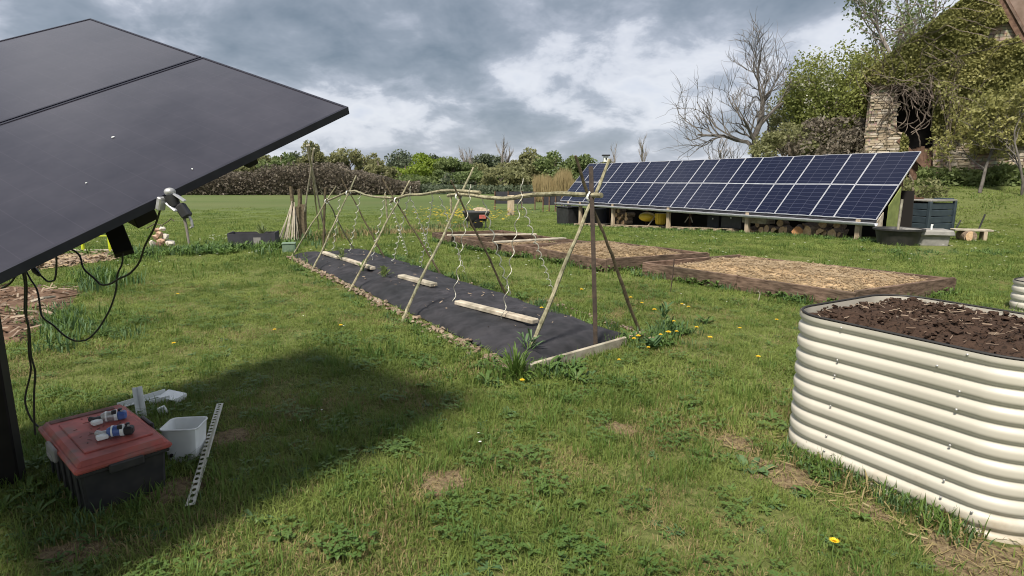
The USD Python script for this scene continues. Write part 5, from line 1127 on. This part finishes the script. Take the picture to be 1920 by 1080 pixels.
# ---------------------------------------------------------------- trees
def grow(base, h, seed, levels=4, nb=(5, 8), spread=.75, r0=.14, first=.25, ratio=.62, up=.25, wobble=.12, lean=(0, 0), tipr=.009):
    """trunk and branches: (trunk builder, branch builder, tips)"""
    r = np.random.default_rng(seed); tr_, br, tips = MB(), MB(), []
    def rec(p, d, l, rad, lev):
        k = 5 if lev < 2 else 4; pts = [p]; dd = d
        for i in range(k): dd = unit(dd + r.normal(0, wobble, 3) + [0, 0, up * .12]); pts.append(pts[-1] + dd * l / k)
        pts = np.array(pts); rr = np.linspace(rad, rad * (.45 if lev < levels else .3), k + 1); (tr_ if lev == 0 else br).tube(pts, rr, 7 if lev == 0 else (5 if lev == 1 else 3), lev == 0)
        if lev >= levels: tips.append(pts[-1]); tips.append(pts[2]); return
        n = r.integers(nb[0], nb[1] + 1)
        for j in range(n):
            t = first + (1 - first) * (j + r.uniform(.2, .9)) / n if lev == 0 else .25 + .75 * (j + r.uniform(0, 1)) / n
            q = np.array([np.interp(t * k, np.arange(k + 1), pts[:, c]) for c in range(3)]); az = r.uniform(0, 6.28); e1 = unit(np.cross(dd, [.3, .2, 1.0])); e2 = np.cross(dd, e1); sp = spread * r.uniform(.65, 1.25)
            nd = unit(dd * math.cos(sp) + (e1 * math.cos(az) + e2 * math.sin(az)) * math.sin(sp) + [0, 0, up]); rec(q, nd, l * ratio * r.uniform(.7, 1.15) * (1.0 if lev else (1.15 - .5 * t)), max(np.interp(t, [0, 1], [rad, rad * .45]) * .68, tipr), lev + 1)
    rec(np.asarray(base, float), unit([lean[0], lean[1], 1]), h, r0, 0); return tr_, br, np.array(tips)


def bare_tree(label, base, h, seed, mt='bark_grey', leaf=None, nleaf=0, lsize=.1, name='bare_tree', group=None, **kw):
    tr_, br, tips = grow(base, h, seed, **kw); t = thing(name, label, 'tree', base, group); obj('trunk', tr_, mt, t, smooth=60); obj('branches', br, mt, t)
    if leaf: r = np.random.default_rng(seed + 1); p = tips[r.integers(0, len(tips), nleaf)] + r.normal(0, .16 * h / 6, (nleaf, 3)); obj('crown', leaf_cloud(p, lsize, r), leaf, t)
    return t


def leafy_tree(label, base, h, wd, seed, leaf, n=1500, size=.5, skirt=.1, name='leafy_tree', group=None, nl=16, dense=.30, mt='bark', cat='tree'):
    r = np.random.default_rng(seed); base = np.asarray(base, float); t = thing(name, label, cat, base, group); tm = MB().tube(wob([base - [0, 0, .2], base + [0, 0, h * .5], base + [r.normal(0, .1 * wd), 0, h * .85]], .3, seed), (np.linspace(.035 * h, .008 * h, max(3, int((h * .95 + .2) / .12) + 1))) if False else .022 * h, 6)
    cs = []
    for i in range(nl):
        d = rdirs(1, r)[0]; rr = r.uniform(.45, 1) ** .6; c = base + [d[0] * wd * .5 * rr, d[1] * wd * .5 * rr, h * (skirt + (1 - skirt) * .5) + d[2] * h * (1 - skirt) * .44 * rr]; cs.append(c)
        tm.tube([base + [0, 0, h * .3], (base + [0, 0, h * .45] + c) / 2, c], (.012 * h, .008 * h, .003 * h), 4)
    cs = np.array(cs); k = r.integers(0, nl, n); rad = r.uniform(.6, 1.3, nl)[k][:, None] * np.array([wd, wd, h * .8]) * dense * .5; p = cs[k] + rdirs(n, r) * rad * (r.uniform(.2, 1, n) ** .45)[:, None]; p[:, 2] = np.maximum(p[:, 2], base[2] + .1)
    obj('trunk', tm, mt, t); obj('crown', leaf_cloud(p, size, r), leaf, t); return t


def zpx(px, py, y):  # height of a pixel at distance y
    d = ray(px, py); return EYE + d[2] / d[1] * y


b = aty(1412, 33.0); bare_tree('bare grey branching tree rising behind the middle of the solar array', b, .63 * (zpx(1412, 80, 33) - b[2]), 5, mt='bark_dark', levels=4, nb=(4, 6), spread=.72, r0=.24, first=.3, ratio=.72, up=.30, wobble=.22, tipr=.013)
b = aty(1352, 34.5); bare_tree('smaller bare twiggy tree left of the tall bare tree', b, .6 * (zpx(1352, 215, 34) - b[2]), 9, levels=3, nb=(5, 8), spread=.65, r0=.09, first=.2, ratio=.6, up=.3)
b = aty(1205, 58.0); bare_tree('bare upright young tree seen above the left part of the array', b, zpx(1205, 272, 58) - b[2], 10, levels=2, nb=(8, 12), spread=.5, r0=.10, first=.2, ratio=.5, up=.7)
b = aty(1150, 62.0); bare_tree('small bare tree just right of the white nest box', b, zpx(1150, 290, 62) - b[2], 12, levels=2, nb=(7, 10), spread=.5, r0=.10, first=.2, ratio=.5, up=.6)
b = aty(1660, 33.0); bare_tree('tall thin spring tree with sparse pale leaves beside the ivy gable', b, zpx(1660, 15, 33) - b[2], 14, leaf='green_leaf', nleaf=2600, lsize=.17, name='spring_tree', levels=3, nb=(6, 9), spread=.55, r0=.13, first=.3, ratio=.5, up=.35)
b = aty(1725, 34.0); bare_tree('slender nearly bare tree against the sky left of the gable top', b, zpx(1725, -10, 34) - b[2], 15, leaf='green_leaf', nleaf=1000, lsize=.16, name='spring_tree', levels=3, nb=(5, 8), spread=.5, r0=.12, first=.4, ratio=.45, up=.4)
b = aty(1545, 32.0); T_ = leafy_tree('dense olive green tree with white blossom behind the array', b, zpx(1545, 82, 32) - b[2], 4.4, 3, 'spring_leaf', 22000, .135, .1, 'blossom_tree', nl=38, dense=.46)
r_ = np.random.default_rng(77); pb_ = np.array([b + [r_.normal(0, 1.25), -r_.uniform(1.0, 2.1), r_.uniform(.35, .9) * (zpx(1545, 90, 32) - b[2])] for _ in range(22)]); obj('blossom', leaf_cloud(np.vstack([p + r_.normal(0, .16, (26, 3)) for p in pb_]), .10, r_), 'blossom', T_)
b = aty(1632, 31.0); leafy_tree('rounded green tree between the blossom tree and the ivy gable', b, zpx(1632, 108, 31) - b[2], 3.6, 4, 'ivy_leaf', 16000, .135, .12, nl=28, dense=.46)
b = aty(1480, 35.0); leafy_tree('lower dull green tree just right of the bare grey tree', b, zpx(1480, 150, 35) - b[2], 3.4, 6, 'olive_leaf', 10000, .135, .1, nl=22, dense=.42)
b = aty(1555, 30.0); leafy_tree('brownish twiggy undergrowth standing right behind the array top', b, zpx(1555, 205, 30) - b[2], 5.2, 8, 'scrub_twig', 9000, .17, .05, name='undergrowth', nl=26, dense=.36, cat='bushes')
b = aty(1470, 30.5); leafy_tree('grey green scrub below the bare tree behind the array', b, zpx(1470, 228, 30.5) - b[2], 4.0, 18, 'olive_leaf', 5200, .15, .05, name='undergrowth', nl=20, dense=.34, cat='bushes')
b = aty(1827, 22.5); bare_tree('leaning young tree with yellow green leaves before the stone wall', b, 2.5, 16, mt='bark_dark', leaf='ivy_leaf', nleaf=3600, lsize=.11, name='young_tree', levels=3, nb=(5, 7), spread=.7, r0=.065, first=.3, ratio=.72, up=.22, lean=(.28, 0))
b = aty(1770, 24.5); bare_tree('thin sapling with pale leaves beside the dark opening', b, 3.6, 19, mt='bark', leaf='ivy_leaf', nleaf=900, lsize=.11, name='young_tree', levels=3, nb=(4, 6), spread=.5, r0=.06, first=.3, ratio=.5, up=.3)
b = aty(1905, 21.5); bare_tree('bushy young tree with yellow green leaves at the right edge', b, 2.4, 22, mt='bark_dark', leaf='ivy_leaf', nleaf=3600, lsize=.11, name='young_tree', levels=3, nb=(5, 7), spread=.65, r0=.05, first=.25, ratio=.68, up=.25)
b = aty(1702, 21.5); leafy_tree('low ochre green bush behind the plank box', b, 1.5, 1.6, 28, 'olive_leaf', 1400, .12, .05, name='bush', nl=12, dense=.5, cat='bush')
# nettles along the foot of the house
nr = np.random.default_rng(30); pts = []
for _ in range(3600): s = nr.uniform(.9 * ob[0], SE); o = nr.uniform(.1, 1.6); p = wp(s, 0, o); pts.append([p[0], p[1], float(gz(p[0], p[1])) + nr.uniform(0, .55) * (.5 + meshkit.noise(np.array([s * 1.2, 0, 3.0])))])
lone('nettles', leaf_cloud(np.array(pts), .16, nr), 'green_leaf', 'dark green nettles along the foot of the stone wall', 'weeds', kind='stuff')

# far tree line
GT = None
line = [(392, 302, 40, 104, 'olive_leaf', 'dull tree'), (432, 296, 44, 108, 'dark_leaf', 'dark tree'), (470, 292, 40, 100, 'olive_leaf', 'olive tree'), (500, 287, 34, 98, 'olive_leaf', 'brownish tree'), (527, 281, 42, 96, 'green_leaf', 'green tree'), (556, 281, 30, 100, 'dark_leaf', 'dark green tree'), (588, 269, 34, 97, 'olive_leaf', 'round topped tree behind the cane teepee'), (613, 291, 24, 118, 'dark_leaf', 'small dark tree'),
        (650, 278, 34, 105, 'olive_leaf', 'tall olive tree standing alone'), (632, 306, 34, 96, 'scrub_twig', 'brown bare tree'), (690, 289, 36, 110, 'olive_leaf', 'olive tree'), (716, 291, 34, 104, 'olive_leaf', 'brown green tree'), (752, 285, 44, 130, 'dark_leaf', 'tall dark green tree'), (760, 302, 58, 112, 'bright_leaf', 'bright green tree'), (802, 289, 50, 114, 'bright_leaf', 'vivid yellow green tree'), (826, 286, 34, 138, 'dark_leaf', 'dark tree behind the vivid ones'),
        (850, 299, 50, 112, 'green_leaf', 'pale green tree'), (902, 293, 42, 132, 'dark_leaf', 'blue green tree'), (926, 292, 36, 136, 'dark_leaf', 'dark blue green tree'), (885, 306, 40, 118, 'olive_leaf', 'low olive tree'), (962, 303, 50, 105, 'olive_leaf', 'grey green tree'), (990, 281, 52, 98, 'olive_leaf', 'tall pale green tree'), (1018, 288, 40, 104, 'green_leaf', 'green tree left of the reeds'), (1042, 283, 46, 92, 'green_leaf', 'rounded green tree above the reeds'), (1070, 293, 34, 94, 'green_leaf', 'small green tree above the reeds'),
        (1092, 290, 36, 90, 'green_leaf', 'green tree beside the steel post'), (1118, 304, 40, 96, 'olive_leaf', 'low tree behind the array corner'), (940, 312, 70, 92, 'olive_leaf', 'long low bush'), (890, 322, 80, 100, 'green_leaf', 'low green hedge bush'), (835, 325, 60, 104, 'dark_leaf', 'dark low hedge bush'), (780, 326, 70, 106, 'green_leaf', 'low green bush'), (1260, 312, 120, 120, 'olive_leaf', 'far hedge behind the array')]
ords = ('far left', 'left', 'mid left', 'middle', 'mid right', 'right')
for i, (px, py, w, dep, lf, nm) in enumerate(line):
    y = dep; b = aty(px, y); h = zpx(px, py, y) - b[2]; wd = w / F * y * 1.5
    leafy_tree(f'{nm} in the far tree line, {"above" if h > 5 else "low in"} the {("brown scrub", "brown scrub", "open meadow", "trellis ridge", "trellis ridge", "raised beds")[min(5, max(0, int((px - 380) / 125)))]}', b, h, wd, 200 + i, lf, 4200, .27 + .0016 * y, .0 if h < 7 else .12, name='field_tree', nl=20, dense=.42)
for i, (px, py, dep) in enumerate(((872, 291, 125), (884, 294, 128), (945, 281, 110), (952, 290, 112))):
    b = aty(px, dep); bare_tree(('bare pale tree between green far trees, left of a pair', 'bare pale tree between green far trees, right of a pair', 'thin bare tree poking above the far tree line', 'shorter thin bare tree in the far tree line')[i], b, zpx(px, py, dep) - b[2], 50 + i, levels=2, nb=(9, 13), spread=.55, r0=.22, first=.2, ratio=.45, up=.5)
# brown scrub at the meadow's edge
sr = np.random.default_rng(41); n = 110000; x = sr.uniform(-1.02, -.155, n); y = sr.uniform(80, 92, n); X_ = x * y; hh = (3.3 + 3.6 * (meshkit.fbm(np.c_[X_ * .16, y * .1, 0 * x], 3, 7) - .45)) * (1 - .55 * ss(-.26, -.155, x)); z = gz(X_, y) + hh * sr.uniform(0, 1, n) ** .75; k = n
lone('scrub_hedge', leaf_cloud(np.c_[X_, y, z], .30, sr), 'scrub_twig', 'brown leafless scrub along the far edge of the meadow', 'scrub', kind='stuff')
# reeds
n = 2600; px = sr.uniform(1000, 1100, n); y = sr.uniform(56, 62, n); P_ = np.array([aty(a, b) for a, b in zip(px, y)]); hh = sr.uniform(1.4, 2.9, n) * (.7 + .5 * meshkit.noise(np.c_[px / 14, 0 * px, 0 * px])); u = np.c_[sr.normal(0, .07, n), sr.normal(0, .07, n), np.ones(n)] * hh[:, None] / 2
lone('reeds', MB().diamonds(P_ + np.c_[0 * px, 0 * px, hh / 2], u, np.c_[np.ones(n), 0 * px, 0 * px] * .035), 'reed', 'tan dry reeds standing before the far green trees', 'reeds', kind='stuff')
# dark stubbly line where the meadow meets the far trees
n = 5000; x = sr.uniform(-.17, .2, n); y = sr.uniform(84, 96, n); lone('meadow_edge', leaf_cloud(np.c_[x * y, y, gz(x * y, y) + sr.uniform(0, 1.2, n)], .5, sr), 'dark_leaf', 'low rough growth where the meadow meets the far trees', 'undergrowth', kind='stuff')
